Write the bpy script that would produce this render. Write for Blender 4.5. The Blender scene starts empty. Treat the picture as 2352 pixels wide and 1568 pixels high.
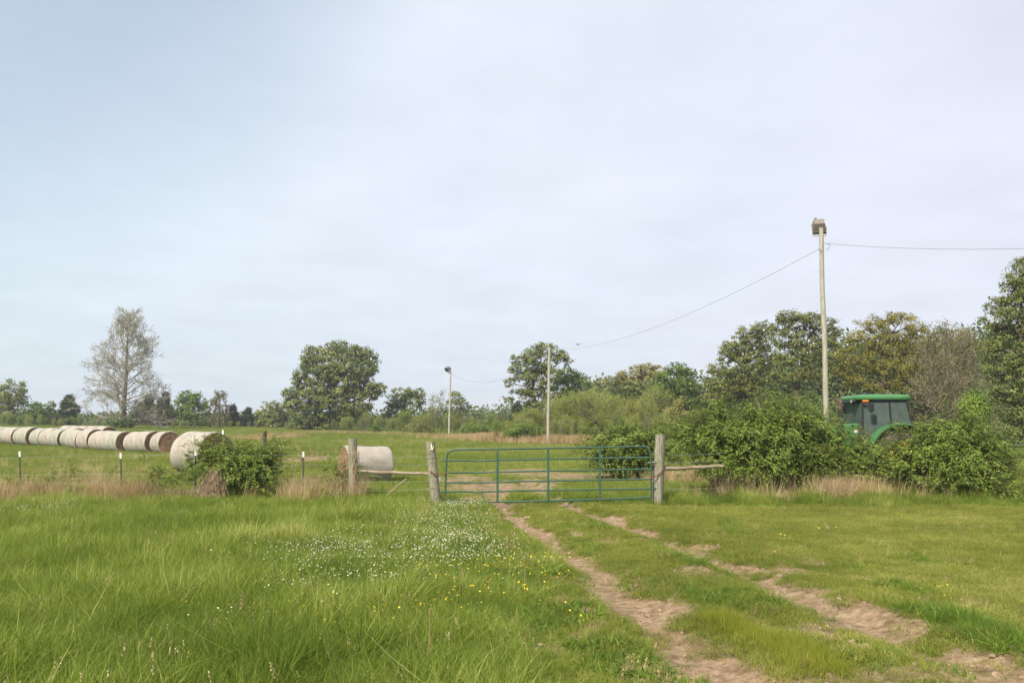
import bpy, math, random
import numpy as np
from mathutils import Vector, Matrix
R = math.radians
rng = np.random.default_rng(7)
random.seed(7)
scene = bpy.context.scene
COL = scene.collection

# ------------------------------------------------------------------ camera, sky, sun, exposure
CAMH, PITCH, F, CX, CY = 1.75, R(6.05), 1898.0, 1176.0, 784.0
cd = bpy.data.cameras.new('camera'); cam = bpy.data.objects.new('camera', cd); COL.objects.link(cam)
cd.lens = 18.0; cd.sensor_width = 22.3; cd.clip_end = 3000; cd.clip_start = 0.1
cam.location = (0, 0, CAMH); cam.rotation_euler = (R(90) + PITCH, 0, 0)
scene.camera = cam

SUN_EL, SUN_AZ = R(44), R(213)         # azimuth clockwise from +Y: the sun stands behind the camera, to its left
sx, sy, sz = math.sin(SUN_AZ)*math.cos(SUN_EL), math.cos(SUN_AZ)*math.cos(SUN_EL), math.sin(SUN_EL)
ld = bpy.data.lights.new('sun', 'SUN'); sun = bpy.data.objects.new('sun', ld); COL.objects.link(sun)
ld.energy = 5.0; ld.angle = R(1.0); ld.color = (1.0, 0.91, 0.74)
sun.rotation_euler = Vector((sx, sy, sz)).to_track_quat('Z', 'Y').to_euler()

w = bpy.data.worlds.new('World'); scene.world = w; w.use_nodes = True
N = w.node_tree.nodes; L = w.node_tree.links; N.clear()
wo = N.new('ShaderNodeOutputWorld'); bg = N.new('ShaderNodeBackground'); bg.inputs[1].default_value = 0.1
sky = N.new('ShaderNodeTexSky'); sky.sky_type = 'NISHITA'; sky.sun_disc = False
sky.sun_elevation = SUN_EL; sky.sun_rotation = SUN_AZ; sky.dust_density = 0.8; sky.air_density = 1.3; sky.ozone_density = 1.2
tc = N.new('ShaderNodeTexCoord')
sep = N.new('ShaderNodeSeparateXYZ'); L.new(tc.outputs['Generated'], sep.inputs[0])
# thin high cloud sheet: project the direction on a plane overhead so streaks flatten towards the horizon
zadd = N.new('ShaderNodeMath'); zadd.operation = 'ADD'; zadd.inputs[1].default_value = 0.12; L.new(sep.outputs[2], zadd.inputs[0])
zmx = N.new('ShaderNodeMath'); zmx.operation = 'MAXIMUM'; zmx.inputs[1].default_value = 0.03; L.new(zadd.outputs[0], zmx.inputs[0])
dx = N.new('ShaderNodeMath'); dx.operation = 'DIVIDE'; L.new(sep.outputs[0], dx.inputs[0]); L.new(zmx.outputs[0], dx.inputs[1])
dy = N.new('ShaderNodeMath'); dy.operation = 'DIVIDE'; L.new(sep.outputs[1], dy.inputs[0]); L.new(zmx.outputs[0], dy.inputs[1])
cmb = N.new('ShaderNodeCombineXYZ'); L.new(dx.outputs[0], cmb.inputs[0]); L.new(dy.outputs[0], cmb.inputs[1])
n1 = N.new('ShaderNodeTexNoise'); n1.inputs['Scale'].default_value = 1.1; n1.inputs['Detail'].default_value = 8; n1.inputs['Roughness'].default_value = 0.58
L.new(cmb.outputs[0], n1.inputs['Vector'])
n2 = N.new('ShaderNodeTexNoise'); n2.inputs['Scale'].default_value = 0.33; n2.inputs['Detail'].default_value = 3
L.new(cmb.outputs[0], n2.inputs['Vector'])
# the cloud is thinner high on the left
lx = N.new('ShaderNodeVectorMath'); lx.operation = 'DOT_PRODUCT'; lx.inputs[1].default_value = (-0.62, 0.62, 0.56); L.new(tc.outputs['Generated'], lx.inputs[0])
mr = N.new('ShaderNodeMapRange'); mr.inputs[1].default_value = 0.86; mr.inputs[2].default_value = 1.0; mr.inputs[3].default_value = 0.0; mr.inputs[4].default_value = 0.46; mr.interpolation_type = 'SMOOTHSTEP'
L.new(lx.outputs['Value'], mr.inputs[0])
m1 = N.new('ShaderNodeMath'); m1.operation = 'MULTIPLY_ADD'; m1.inputs[1].default_value = 0.30; m1.inputs[2].default_value = 0.98; L.new(n1.outputs[0], m1.inputs[0])
m2 = N.new('ShaderNodeMath'); m2.operation = 'MULTIPLY_ADD'; m2.inputs[1].default_value = 0.4; L.new(n2.outputs[0], m2.inputs[0]); L.new(m1.outputs[0], m2.inputs[2])
m2b = N.new('ShaderNodeMath'); m2b.operation = 'SUBTRACT'; m2b.inputs[1].default_value = 0.37; L.new(m2.outputs[0], m2b.inputs[0])
m3 = N.new('ShaderNodeMath'); m3.operation = 'SUBTRACT'; m3.use_clamp = True; L.new(m2b.outputs[0], m3.inputs[0]); L.new(mr.outputs[0], m3.inputs[1])
lav = N.new('ShaderNodeMapRange'); lav.inputs[1].default_value = -0.5; lav.inputs[2].default_value = 0.5; L.new(sep.outputs[0], lav.inputs[0])
ccol = N.new('ShaderNodeMix'); ccol.data_type = 'RGBA'; ccol.inputs['A'].default_value = (5.9, 6.55, 7.15, 1); ccol.inputs['B'].default_value = (5.75, 6.0, 6.9, 1)
L.new(lav.outputs[0], ccol.inputs['Factor'])
ctex = N.new('ShaderNodeTexNoise'); ctex.inputs['Scale'].default_value = 2.4; ctex.inputs['Detail'].default_value = 7; L.new(cmb.outputs[0], ctex.inputs['Vector'])
cv = N.new('ShaderNodeMapRange'); cv.inputs[1].default_value = 0.3; cv.inputs[2].default_value = 0.7; cv.inputs[3].default_value = 0.95; cv.inputs[4].default_value = 1.04; L.new(ctex.outputs[0], cv.inputs[0])
hor = N.new('ShaderNodeMapRange'); hor.inputs[1].default_value = 0.0; hor.inputs[2].default_value = 0.26; hor.inputs[3].default_value = 0.75; hor.inputs[4].default_value = 0.0; hor.interpolation_type = 'SMOOTHSTEP'; L.new(sep.outputs[2], hor.inputs[0])
hcol = N.new('ShaderNodeMix'); hcol.data_type = 'RGBA'; hcol.inputs['A'].default_value = (4.55, 5.3, 6.0, 1); hcol.inputs['B'].default_value = (5.8, 6.1, 6.75, 1); L.new(lav.outputs[0], hcol.inputs['Factor'])
hmx = N.new('ShaderNodeMix'); hmx.data_type = 'RGBA'; L.new(hor.outputs[0], hmx.inputs['Factor']); L.new(ccol.outputs['Result'], hmx.inputs['A']); L.new(hcol.outputs['Result'], hmx.inputs['B']); ccol = hmx
cmul = N.new('ShaderNodeVectorMath'); cmul.operation = 'SCALE'; L.new(ccol.outputs['Result'], cmul.inputs[0]); L.new(cv.outputs[0], cmul.inputs['Scale'])
mx = N.new('ShaderNodeMix'); mx.data_type = 'RGBA'; L.new(m3.outputs[0], mx.inputs['Factor']); L.new(sky.outputs[0], mx.inputs['A']); L.new(cmul.outputs[0], mx.inputs['B'])
L.new(mx.outputs['Result'], bg.inputs[0]); L.new(bg.outputs[0], wo.inputs[0])

vs = scene.view_settings; vs.view_transform = 'Standard'; vs.look = 'None'; vs.gamma = 1; vs.use_curve_mapping = False; vs.exposure = 0.52
scene.cycles.max_bounces = 6; scene.cycles.transparent_max_bounces = 12
scene.cycles.diffuse_bounces = 3; scene.cycles.transmission_bounces = 4
scene.cycles.use_denoising = True

# ------------------------------------------------------------------ helpers
def smooth(a, b, x):
    t = np.clip((np.asarray(x, float) - a) / (b - a), 0, 1); return t*t*(3-2*t)

_w = [(rng.uniform(0, 2*math.pi), rng.uniform(0.6, 1.6), rng.uniform(0, 6.28)) for _ in range(14)]
def noise(x, y, s=1.0, seed=0):
    """smooth 2-D noise in about -1..1, feature size s metres"""
    x = np.asarray(x, float)/s + seed*13.7; y = np.asarray(y, float)/s - seed*7.3
    r = 0
    for a, f, p in _w:
        k = f*2.2
        r = r + np.sin(k*(x*math.cos(a+seed) + y*math.sin(a+seed)) + p + 1.7*np.sin(0.9*(x*math.sin(a) - y*math.cos(a)) + p*2))
    return r/5.0

def base_h(x, y):
    x = np.asarray(x, float); y = np.asarray(y, float)
    d = np.maximum(y, 1.0); t = np.clip(x/d, -0.7, 0.7)
    k = np.clip(0.014 - 0.016*t, 0.0, 0.026)
    z = k*np.clip(d-50, 0, 100)*smooth(46, 66, d) - 0.004*np.clip(d-170, 0, 400)
    return z

def ray(px, py):
    u, v = (px-CX)/F, (CY-py)/F
    c, s = math.cos(PITCH), math.sin(PITCH)
    return np.array([u, c - v*s, s + v*c])
def P(px, py, Y):
    r = ray(px, py); t = Y/r[1]
    return np.array([r[0]*t, Y, CAMH + r[2]*t])
def G(px, py):
    """ground point under a pixel"""
    r = ray(px, py); t = 5.0
    for _ in range(60):
        p = r*t; h = float(base_h(p[0], p[1]))
        tn = (h - CAMH)/r[2] if r[2] < -1e-4 else 200/r[1]
        t = 0.5*t + 0.5*max(tn, 1.0)
    p = r*t; return np.array([p[0], p[1], float(base_h(p[0], p[1]))])
def XG(px, Y, py=1100):
    return P(px, py, Y)[0]

def polydist(x, y, pts):
    """distance to a polyline and signed side offset (x positive right)"""
    best = np.full(np.shape(x), 1e9)
    for (ax, ay), (bx, by) in zip(pts[:-1], pts[1:]):
        vx, vy = bx-ax, by-ay; l2 = vx*vx+vy*vy
        t = np.clip(((x-ax)*vx + (y-ay)*vy)/l2, 0, 1)
        best = np.minimum(best, np.hypot(x-ax-t*vx, y-ay-t*vy))
    return best

def gp(lst): return [tuple(G(a, b)[:2]) for a, b in lst]
RUT_L = gp([(1120,1100),(1150,1152),(1172,1185),(1250,1230),(1335,1290),(1425,1365),(1525,1445),(1640,1540)]) + [(2.0, 5.0), (2.6, 3.0)]
RUT_R = gp([(1200,1100),(1268,1150),(1400,1192),(1560,1250),(1720,1312),(1870,1385),(2060,1465),(2260,1550)]) + [(3.9, 4.9), (4.6, 3.0)]
_ry = np.array([p[1] for p in RUT_L]); _rx = np.array([p[0] for p in RUT_L]); _o = np.argsort(_ry)
def rutx(y): return np.interp(y, _ry[_o], _rx[_o])
_ry2 = np.array([p[1] for p in RUT_R]); _rx2 = np.array([p[0] for p in RUT_R]); _o2 = np.argsort(_ry2)
def rutx2(y): return np.interp(y, _ry2[_o2], _rx2[_o2])

DIRT = []   # (centre x, y, rx, ry, strength)
def dpatch(px, py, rxp, ryp, s=1.0):
    c = G(px, py); a = G(px, py-ryp); b = G(px, py+ryp)
    DIRT.append((c[0], c[1], rxp/F*c[1], max(abs(a[1]-b[1])/2, .1), s))
for a in [(1200,1083,110,8,.95),(1330,1092,160,7,.95),(1120,1120,110,16,1.0),(1230,1118,60,10,1.0),(1100,1146,60,9,.9),(1300,1104,150,5,.8),(700,1056,75,8,1.0),
          (1060,1100,60,12,.7),(1700,1088,230,8,.9),(1020,1125,50,10,.6),
          (1830,1310,70,10,.8),(1750,1345,60,10,.7),(1930,1395,90,16,.8),(2080,1440,110,20,.85),(1900,1450,70,14,.6),(2220,1500,120,26,.9),
          (1960,1490,80,16,.65),(1600,1480,80,26,.6),(1680,1540,100,26,.7),(1390,1355,50,10,.5),(1450,1390,50,10,.5),(1800,1540,80,20,.4),(2100,1550,200,20,.8),
          (1500,1440,60,14,.5),(1580,1400,60,12,.35),(1700,1250,50,6,.4)]:
    dpatch(*a)
def dirt(x, y):
    x = np.asarray(x, float); y = np.asarray(y, float)
    wv = noise(x, y, 0.9, 1)*0.16 + noise(x, y, 0.28, 2)*0.10
    wl = 0.29 + 0.012*np.clip(12-y, 0, 8)
    dl = polydist(x, y, RUT_L) + wv; dr = polydist(x, y, RUT_R) + wv
    brk = smooth(-2.2, -0.7, noise(x, y, 1.3, 3) + 0.35 + 0.08*(y-10))
    m = np.maximum(1-smooth(wl*0.55, wl*1.35, dl), 1-smooth(wl*0.55, wl*1.4, dr))*brk
    halo = (1-smooth(.6, 2.4, np.minimum(dl, dr)))*smooth(-.15, .9, noise(x, y, .45, 31)+.35*noise(x, y, .17, 32))*(1-smooth(14, 19, y))
    m = np.maximum(m, .85*halo)
    for cx, cy, rx, ry, s in DIRT:
        e = np.hypot((x-cx)/rx, (y-cy)/ry) + noise(x, y, 0.8, 4)*0.28 + noise(x, y, .25, 5)*0.22
        m = np.maximum(m, s*(1-smooth(0.6, 1.15, e)))
    return np.clip(m, 0, 1)

def ground_h(x, y):
    x = np.asarray(x, float); y = np.asarray(y, float)
    z = base_h(x, y)
    near = 1-smooth(28, 45, y)
    z = z - near*0.075*(1-smooth(0.08, 0.42, polydist(x, y, RUT_L) + .08*noise(x, y, .5, 50))) - near*0.085*(1-smooth(0.08, 0.45, polydist(x, y, RUT_R) + .08*noise(x, y, .5, 51)))
    lr = np.minimum(polydist(x, y, RUT_L), polydist(x, y, RUT_R)); z = z + near*.03*np.exp(-((lr-.55)/.14)**2)*(1+.8*noise(x, y, .35, 52))
    z = z + near*0.012*noise(x, y, 1.6, 6) + near*0.006*noise(x, y, .4, 7) + (1-near)*0.04*noise(x, y, 9, 8)
    return z
def gh(x, y): return float(ground_h(x, y))

def tag(o, label=None, cat=None, group=None, kind=None):
    if label: o['label'] = label
    if cat: o['category'] = cat
    if group: o['group'] = group
    if kind: o['kind'] = kind
    return o
def empty(name, loc, label=None, cat=None, group=None, rz=0):
    o = bpy.data.objects.new(name, None); COL.objects.link(o); o.location = loc; o.rotation_euler = (0, 0, rz)
    o.empty_display_size = 0.2
    return tag(o, label, cat, group)
def mesh_obj(name, verts, faces, mat, parent=None, smoothf=False, uv=None, link=True):
    """verts: Nx3 array; faces: MxK array (K 3 or 4) or list of lists"""
    me = bpy.data.meshes.new(name)
    if isinstance(faces, np.ndarray):
        nv, nf, k = len(verts), len(faces), faces.shape[1]
        me.vertices.add(nv); me.vertices.foreach_set('co', np.asarray(verts, np.float32).ravel())
        me.loops.add(nf*k); me.loops.foreach_set('vertex_index', faces.astype(np.int32).ravel())
        me.polygons.add(nf); me.polygons.foreach_set('loop_start', np.arange(0, nf*k, k, dtype=np.int32))
        me.update(calc_edges=True)
    else:
        me.from_pydata([tuple(map(float, v)) for v in verts], [], [list(map(int, f)) for f in faces]); me.update()
    if smoothf: me.polygons.foreach_set('use_smooth', np.ones(len(me.polygons), bool))
    if mat: me.materials.append(mat)
    o = bpy.data.objects.new(name, me)
    if link: COL.objects.link(o)
    if parent: o.parent = parent
    return o

class MB:
    """collects shapes into ONE mesh"""
    def __init__(s): s.v = []; s.f = []
    def add(s, v, f):
        n = len(s.v); s.v += [tuple(map(float, a)) for a in v]; s.f += [[i+n for i in q] for q in f]; return s
    def box(s, c, d, rot=None, bev=0.0):
        hx, hy, hz = d[0]/2, d[1]/2, d[2]/2
        if bev <= 0:
            v = [(x, y, z) for x in (-hx, hx) for y in (-hy, hy) for z in (-hz, hz)]
            f = [(0,1,3,2),(4,6,7,5),(0,4,5,1),(2,3,7,6),(0,2,6,4),(1,5,7,3)]
        else:
            v = []; f = []
            b = min(bev, hx*.9, hy*.9, hz*.9)
            ring = []
            for (z, ins) in ((-hz, b), (-hz+b, 0), (hz-b, 0), (hz, b)):
                x1, y1 = hx-ins, hy-ins
                c4 = [(-x1, -y1+b), (-x1+b, -y1), (x1-b, -y1), (x1, -y1+b), (x1, y1-b), (x1-b, y1), (-x1+b, y1), (-x1, y1-b)]
                ring.append(len(v)); v += [(a, q, z) for a, q in c4]
            for i in range(3):
                for k in range(8):
                    f.append((ring[i]+k, ring[i]+(k+1) % 8, ring[i+1]+(k+1) % 8, ring[i+1]+k))
            f.append([ring[0]+k for k in range(7, -1, -1)]); f.append([ring[3]+k for k in range(8)])
        M = Matrix.Identity(3) if rot is None else rot
        v = [tuple(M @ Vector(p) + Vector(c)) for p in v]
        return s.add(v, f)
    def tube(s, pts, r, n=8, cap=True):
        pts = [Vector(p) for p in pts]; rs = r if hasattr(r, '__len__') else [r]*len(pts)
        v = []; f = []; up = None
        for i, p in enumerate(pts):
            d = (pts[min(i+1, len(pts)-1)] - pts[max(i-1, 0)])
            if d.length < 1e-9: d = Vector((0, 0, 1))
            d.normalize()
            if up is None:
                up = Vector((0, 0, 1)) if abs(d.z) < 0.9 else Vector((1, 0, 0))
            a = (up - d*up.dot(d))
            if a.length < 1e-6: a = d.orthogonal()
            a.normalize(); b = d.cross(a); up = a
            for k in range(n):
                t = 2*math.pi*k/n; v.append(p + (a*math.cos(t) + b*math.sin(t))*rs[i])
        for i in range(len(pts)-1):
            for k in range(n):
                f.append((i*n+k, i*n+(k+1) % n, (i+1)*n+(k+1) % n, (i+1)*n+k))
        if cap:
            f.append([k for k in range(n-1, -1, -1)]); f.append([(len(pts)-1)*n+k for k in range(n)])
        return s.add(v, f)
    def lathe(s, prof, n=24, M=Matrix.Identity(4)):
        """prof: list of (radius, height) round z"""
        v = []; f = []
        for r, z in prof:
            for k in range(n):
                t = 2*math.pi*k/n; v.append(M @ Vector((r*math.cos(t), r*math.sin(t), z)))
        for i in range(len(prof)-1):
            for k in range(n):
                f.append((i*n+k, i*n+(k+1) % n, (i+1)*n+(k+1) % n, (i+1)*n+k))
        if prof[0][0] > 1e-6: f.append([k for k in range(n-1, -1, -1)])
        if prof[-1][0] > 1e-6: f.append([(len(prof)-1)*n+k for k in range(n)])
        return s.add(v, f)
    def prism(s, poly, y0, y1):
        """polygon in xz extruded along y"""
        n = len(poly)
        v = [(a, y0, b) for a, b in poly] + [(a, y1, b) for a, b in poly]
        f = [[k for k in range(n)], [n+k for k in range(n-1, -1, -1)]] + [(k, n+k, n+(k+1) % n, (k+1) % n) for k in range(n)]
        return s.add(v, f)
    def build(s, name, mat, parent=None, smoothf=False):
        o = mesh_obj(name, s.v, s.f, mat, parent, False)
        if smoothf:
            o.data.shade_smooth() if hasattr(o.data, 'shade_smooth') else None
            try: o.data.set_sharp_from_angle(angle=R(40))
            except Exception: pass
        return o

def copy_tree(o, parent=None, label=None):
    kids = list(o.children)
    c = o.copy(); COL.objects.link(c)
    if parent: c.parent = parent
    if label: c['label'] = label
    for k in kids: copy_tree(k, c)
    return c

# ------------------------------------------------------------------ materials
def mat(name):
    m = bpy.data.materials.new(name); m.use_nodes = True
    nt = m.node_tree; b = nt.nodes['Principled BSDF']; o = nt.nodes['Material Output']
    return m, nt, b, o
def simple(name, col, rough=0.6, metal=0.0, var=0.0, scale=8, bump=0.0, col2=None, spec=0.5, stretch=None):
    m, nt, b, o = mat(name)
    b.inputs['Roughness'].default_value = rough; b.inputs['Metallic'].default_value = metal
    b.inputs['Specular IOR Level'].default_value = spec
    c2 = col2 if col2 else tuple(max(0, x*(1-var)) for x in col)
    t = nt.nodes.new('ShaderNodeTexCoord'); mp = nt.nodes.new('ShaderNodeMapping')
    if stretch: mp.inputs['Scale'].default_value = stretch
    n = nt.nodes.new('ShaderNodeTexNoise'); n.inputs['Scale'].default_value = scale; n.inputs['Detail'].default_value = 6; n.inputs['Roughness'].default_value = .65
    nt.links.new(t.outputs['Object'], mp.inputs[0]); nt.links.new(mp.outputs[0], n.inputs['Vector'])
    cr = nt.nodes.new('ShaderNodeValToRGB'); cr.color_ramp.elements[0].position = 0.38; cr.color_ramp.elements[1].position = 0.62
    cr.color_ramp.elements[0].color = (*c2, 1); cr.color_ramp.elements[1].color = (*col, 1)
    nt.links.new(n.outputs[0], cr.inputs[0]); nt.links.new(cr.outputs[0], b.inputs['Base Color'])
    if bump > 0:
        bp = nt.nodes.new('ShaderNodeBump'); bp.inputs['Strength'].default_value = bump; bp.inputs['Distance'].default_value = 0.02
        nt.links.new(n.outputs[0], bp.inputs['Height']); nt.links.new(bp.outputs[0], b.inputs['Normal'])
    return m
def leafmat(name, c1, c2, c3=None, trans=0.28, attr='GEOMETRY', world_scale=0.6, rough=0.6, gloss=.08):
    """foliage: colour drawn from a per-leaf tint attribute plus a world-space patchiness"""
    m, nt, b, o = mat(name)
    a = nt.nodes.new('ShaderNodeAttribute'); a.attribute_type = attr; a.attribute_name = 'tint'
    cr = nt.nodes.new('ShaderNodeValToRGB'); e = cr.color_ramp.elements
    e[0].position = 0.0; e[0].color = (*c1, 1); e[1].position = 0.8; e[1].color = (*c2, 1)
    if c3: k = e.new(1.0); k.color = (*c3, 1)
    g = nt.nodes.new('ShaderNodeNewGeometry'); n = nt.nodes.new('ShaderNodeTexNoise'); n.inputs['Scale'].default_value = world_scale; n.inputs['Detail'].default_value = 3
    nt.links.new(g.outputs['Position'], n.inputs['Vector'])
    ma = nt.nodes.new('ShaderNodeMath'); ma.operation = 'MULTIPLY_ADD'; ma.inputs[1].default_value = 0.9; ma.inputs[2].default_value = -0.45
    nt.links.new(n.outputs[0], ma.inputs[0])
    ad = nt.nodes.new('ShaderNodeMath'); ad.operation = 'ADD'; ad.use_clamp = True
    if attr == 'INSTANCER':
        a2 = nt.nodes.new('ShaderNodeAttribute'); a2.attribute_name = 'bt'; ad2 = nt.nodes.new('ShaderNodeMath'); ad2.operation = 'ADD'
        nt.links.new(ma.outputs[0], ad2.inputs[0]); nt.links.new(a2.outputs['Fac'], ad2.inputs[1]); ma = ad2
    nt.links.new(ma.outputs[0], ad.inputs[0]); nt.links.new(a.outputs['Fac'], ad.inputs[1]); nt.links.new(ad.outputs[0], cr.inputs[0])
    nt.links.new(cr.outputs[0], b.inputs['Base Color'])
    b.inputs['Roughness'].default_value = rough; b.inputs['Specular IOR Level'].default_value = gloss
    tr = nt.nodes.new('ShaderNodeBsdfTranslucent'); hs = nt.nodes.new('ShaderNodeHueSaturation'); hs.inputs['Value'].default_value = 1.35; hs.inputs['Saturation'].default_value = 1.1
    nt.links.new(cr.outputs[0], hs.inputs['Color']); nt.links.new(hs.outputs[0], tr.inputs[0])
    ms = nt.nodes.new('ShaderNodeMixShader'); ms.inputs[0].default_value = trans
    nt.links.new(b.outputs[0], ms.inputs[1]); nt.links.new(tr.outputs[0], ms.inputs[2]); nt.links.new(ms.outputs[0], o.inputs[0])
    return m

def woodmat(name, c_lo, c_hi, c_stain, moss=None):
    """weathered wood: long grain along z, stains, cracks"""
    m, nt, b, o = mat(name)
    t = nt.nodes.new('ShaderNodeTexCoord'); mp = nt.nodes.new('ShaderNodeMapping'); mp.inputs['Scale'].default_value = (1, 1, 0.07)
    nt.links.new(t.outputs['Object'], mp.inputs[0])
    n = nt.nodes.new('ShaderNodeTexNoise'); n.inputs['Scale'].default_value = 45; n.inputs['Detail'].default_value = 8; n.inputs['Roughness'].default_value = .7
    nt.links.new(mp.outputs[0], n.inputs['Vector'])
    cr = nt.nodes.new('ShaderNodeValToRGB'); e = cr.color_ramp.elements; e[0].position = .33; e[0].color = (*c_lo, 1); e[1].position = .6; e[1].color = (*c_hi, 1)
    nt.links.new(n.outputs[0], cr.inputs[0])
    n2 = nt.nodes.new('ShaderNodeTexNoise'); n2.inputs['Scale'].default_value = 5; n2.inputs['Detail'].default_value = 4
    nt.links.new(t.outputs['Object'], n2.inputs['Vector'])
    mr2 = nt.nodes.new('ShaderNodeMapRange'); mr2.inputs[1].default_value = .48; mr2.inputs[2].default_value = .66; mr2.inputs[4].default_value = .7
    nt.links.new(n2.outputs[0], mr2.inputs[0])
    mxx = nt.nodes.new('ShaderNodeMix'); mxx.data_type = 'RGBA'; mxx.inputs['B'].default_value = (*c_stain, 1)
    nt.links.new(mr2.outputs[0], mxx.inputs['Factor']); nt.links.new(cr.outputs[0], mxx.inputs['A'])
    nt.links.new(mxx.outputs['Result'], b.inputs['Base Color']); b.inputs['Roughness'].default_value = .9; b.inputs['Specular IOR Level'].default_value = .2
    bp = nt.nodes.new('ShaderNodeBump'); bp.inputs['Strength'].default_value = .8; bp.inputs['Distance'].default_value = .012
    nt.links.new(n.outputs[0], bp.inputs['Height']); nt.links.new(bp.outputs[0], b.inputs['Normal'])
    return m

M = {}
M['post'] = woodmat('weathered_post_wood', (.07,.065,.048), (.32,.30,.235), (.19,.19,.11))
M['post_dark'] = woodmat('dark_post_wood', (.03,.026,.02), (.13,.11,.085), (.05,.045,.03))
M['pole'] = woodmat('utility_pole_wood', (.17,.16,.12), (.42,.40,.33), (.27,.26,.19))
M['pole_grey'] = woodmat('grey_pole_wood', (.22,.21,.18), (.48,.47,.42), (.16,.15,.12))
M['rail'] = woodmat('rail_wood', (.13,.095,.065), (.36,.31,.235), (.24,.15,.085))
M['bark'] = simple('bark', (.15,.12,.09), .95, var=.6, scale=3, bump=.6, spec=.1)
M['bark_pale'] = simple('pale_bark', (.28,.25,.215), .95, var=.45, scale=3, bump=.5, spec=.1)
M['twig_pale'] = simple('pale_twigs', (.40,.37,.32), .95, var=.35, scale=2, spec=.1)
M['bark_grey'] = simple('grey_twig_bark', (.30,.25,.20), .95, var=.4, scale=3, spec=.1)
M['stem'] = simple('shrub_stem', (.16,.11,.075), .9, var=.4, scale=9, spec=.1)
M['deadstem'] = simple('dead_stems', (.46,.34,.23), .9, var=.5, scale=9, spec=.1)
M['gate'] = simple('green_gate_paint', (.034,.088,.060), .38, var=.0, scale=5, col2=(.026,.072,.05))
# rust flecks on the gate paint
nt = M['gate'].node_tree; b = nt.nodes['Principled BSDF']; base = b.inputs['Base Color'].links[0].from_socket
rn = nt.nodes.new('ShaderNodeTexNoise'); rn.inputs['Scale'].default_value = 7; rn.inputs['Detail'].default_value = 9; rn.inputs['Roughness'].default_value = .7
tcc = nt.nodes.new('ShaderNodeTexCoord'); nt.links.new(tcc.outputs['Object'], rn.inputs['Vector'])
rr = nt.nodes.new('ShaderNodeMapRange'); rr.inputs[1].default_value = .60; rr.inputs[2].default_value = .68; nt.links.new(rn.outputs[0], rr.inputs[0])
rm = nt.nodes.new('ShaderNodeMix'); rm.data_type = 'RGBA'; rm.inputs['B'].default_value = (.20,.085,.045,1); nt.links.new(rr.outputs[0], rm.inputs['Factor']); nt.links.new(base, rm.inputs['A']); nt.links.new(rm.outputs['Result'], b.inputs['Base Color'])
M['rust'] = simple('rusty_chain_steel', (.24,.095,.05), .75, metal=.2, var=.5, scale=25)
M['galv'] = simple('galvanised_steel', (.55,.55,.54), .45, metal=.7, var=.3, scale=20)
M['wire'] = simple('fence_wire', (.42,.41,.38), .5, metal=.5, var=.3, scale=30)
M['cable'] = simple('dark_cable', (.12,.12,.125), .7, var=.1)
M['tpost'] = simple('t_post_paint', (.05,.07,.045), .7, var=.5, scale=12)
M['white_paint'] = simple('white_paint', (.78,.78,.74), .6, var=.12, scale=14)
M['cream'] = simple('cream_marker', (.80,.74,.46), .6, var=.1)
M['black'] = simple('black_plastic', (.018,.018,.02), .5, var=.2)
M['lampbox'] = simple('lamp_housing', (.19,.155,.135), .6, var=.2)
M['lampbox_grey'] = simple('grey_lamp_housing', (.16,.17,.17), .6, var=.2)
M['green_paint'] = simple('tractor_green_paint', (.05,.19,.06), .36, var=.0, col2=(.06,.17,.065), scale=3)
M['yellow'] = simple('yellow_wheel_paint', (.75,.42,.03), .45, var=.15, scale=6)
M['tyre'] = simple('dusty_tyre', (.13,.105,.08), .9, var=.5, scale=6)
M['orange'] = simple('orange_lens', (.85,.22,.02), .2, var=.1)
M['red'] = simple('red_lens', (.55,.03,.02), .2, var=.1)
M['seat'] = simple('seat_fabric', (.06,.06,.05), .8, var=.2)
M['exhaust'] = simple('rusty_exhaust', (.22,.11,.08), .6, metal=.4, var=.5, scale=10)
gm, nt, b, o = mat('dusty_cab_glass')
b.inputs['Base Color'].default_value = (.14,.18,.165,1); b.inputs['Roughness'].default_value = .12
tr = nt.nodes.new('ShaderNodeBsdfTransparent'); tr.inputs[0].default_value = (.62,.74,.68,1)
gn = nt.nodes.new('ShaderNodeTexNoise'); gn.inputs['Scale'].default_value = 3.5; gn.inputs['Detail'].default_value = 5
gr = nt.nodes.new('ShaderNodeMapRange'); gr.inputs[1].default_value = .35; gr.inputs[2].default_value = .7; gr.inputs[3].default_value = .32; gr.inputs[4].default_value = .55
nt.links.new(gn.outputs[0], gr.inputs[0])
ms = nt.nodes.new('ShaderNodeMixShader'); nt.links.new(gr.outputs[0], ms.inputs[0]); nt.links.new(tr.outputs[0], ms.inputs[1]); nt.links.new(b.outputs[0], ms.inputs[2]); nt.links.new(ms.outputs[0], o.inputs[0])
M['glass'] = gm

# leaves
M['oak'] = leafmat('oak_leaves', (.085,.115,.033), (.25,.275,.09), (.47,.46,.24), world_scale=.35)
M['oak2'] = leafmat('oak_leaves_olive', (.09,.11,.03), (.23,.25,.07), (.38,.37,.15), world_scale=.35)
M['dkgreen'] = leafmat('deep_green_leaves', (.055,.10,.022), (.15,.215,.045), (.25,.31,.08), world_scale=.35)
M['yelgreen'] = leafmat('yellow_green_leaves', (.14,.16,.025), (.30,.31,.06), (.38,.35,.08), world_scale=.3)
M['goldoak'] = leafmat('golden_young_leaves', (.13,.13,.03), (.29,.265,.065), (.37,.31,.10), world_scale=.3)
M['brownoak'] = leafmat('tan_young_leaves', (.17,.16,.05), (.33,.30,.12), (.42,.36,.18), world_scale=.3)
M['brownwood'] = leafmat('brown_green_leaves', (.10,.115,.035), (.20,.20,.065), (.27,.22,.10), world_scale=.4)
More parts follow.
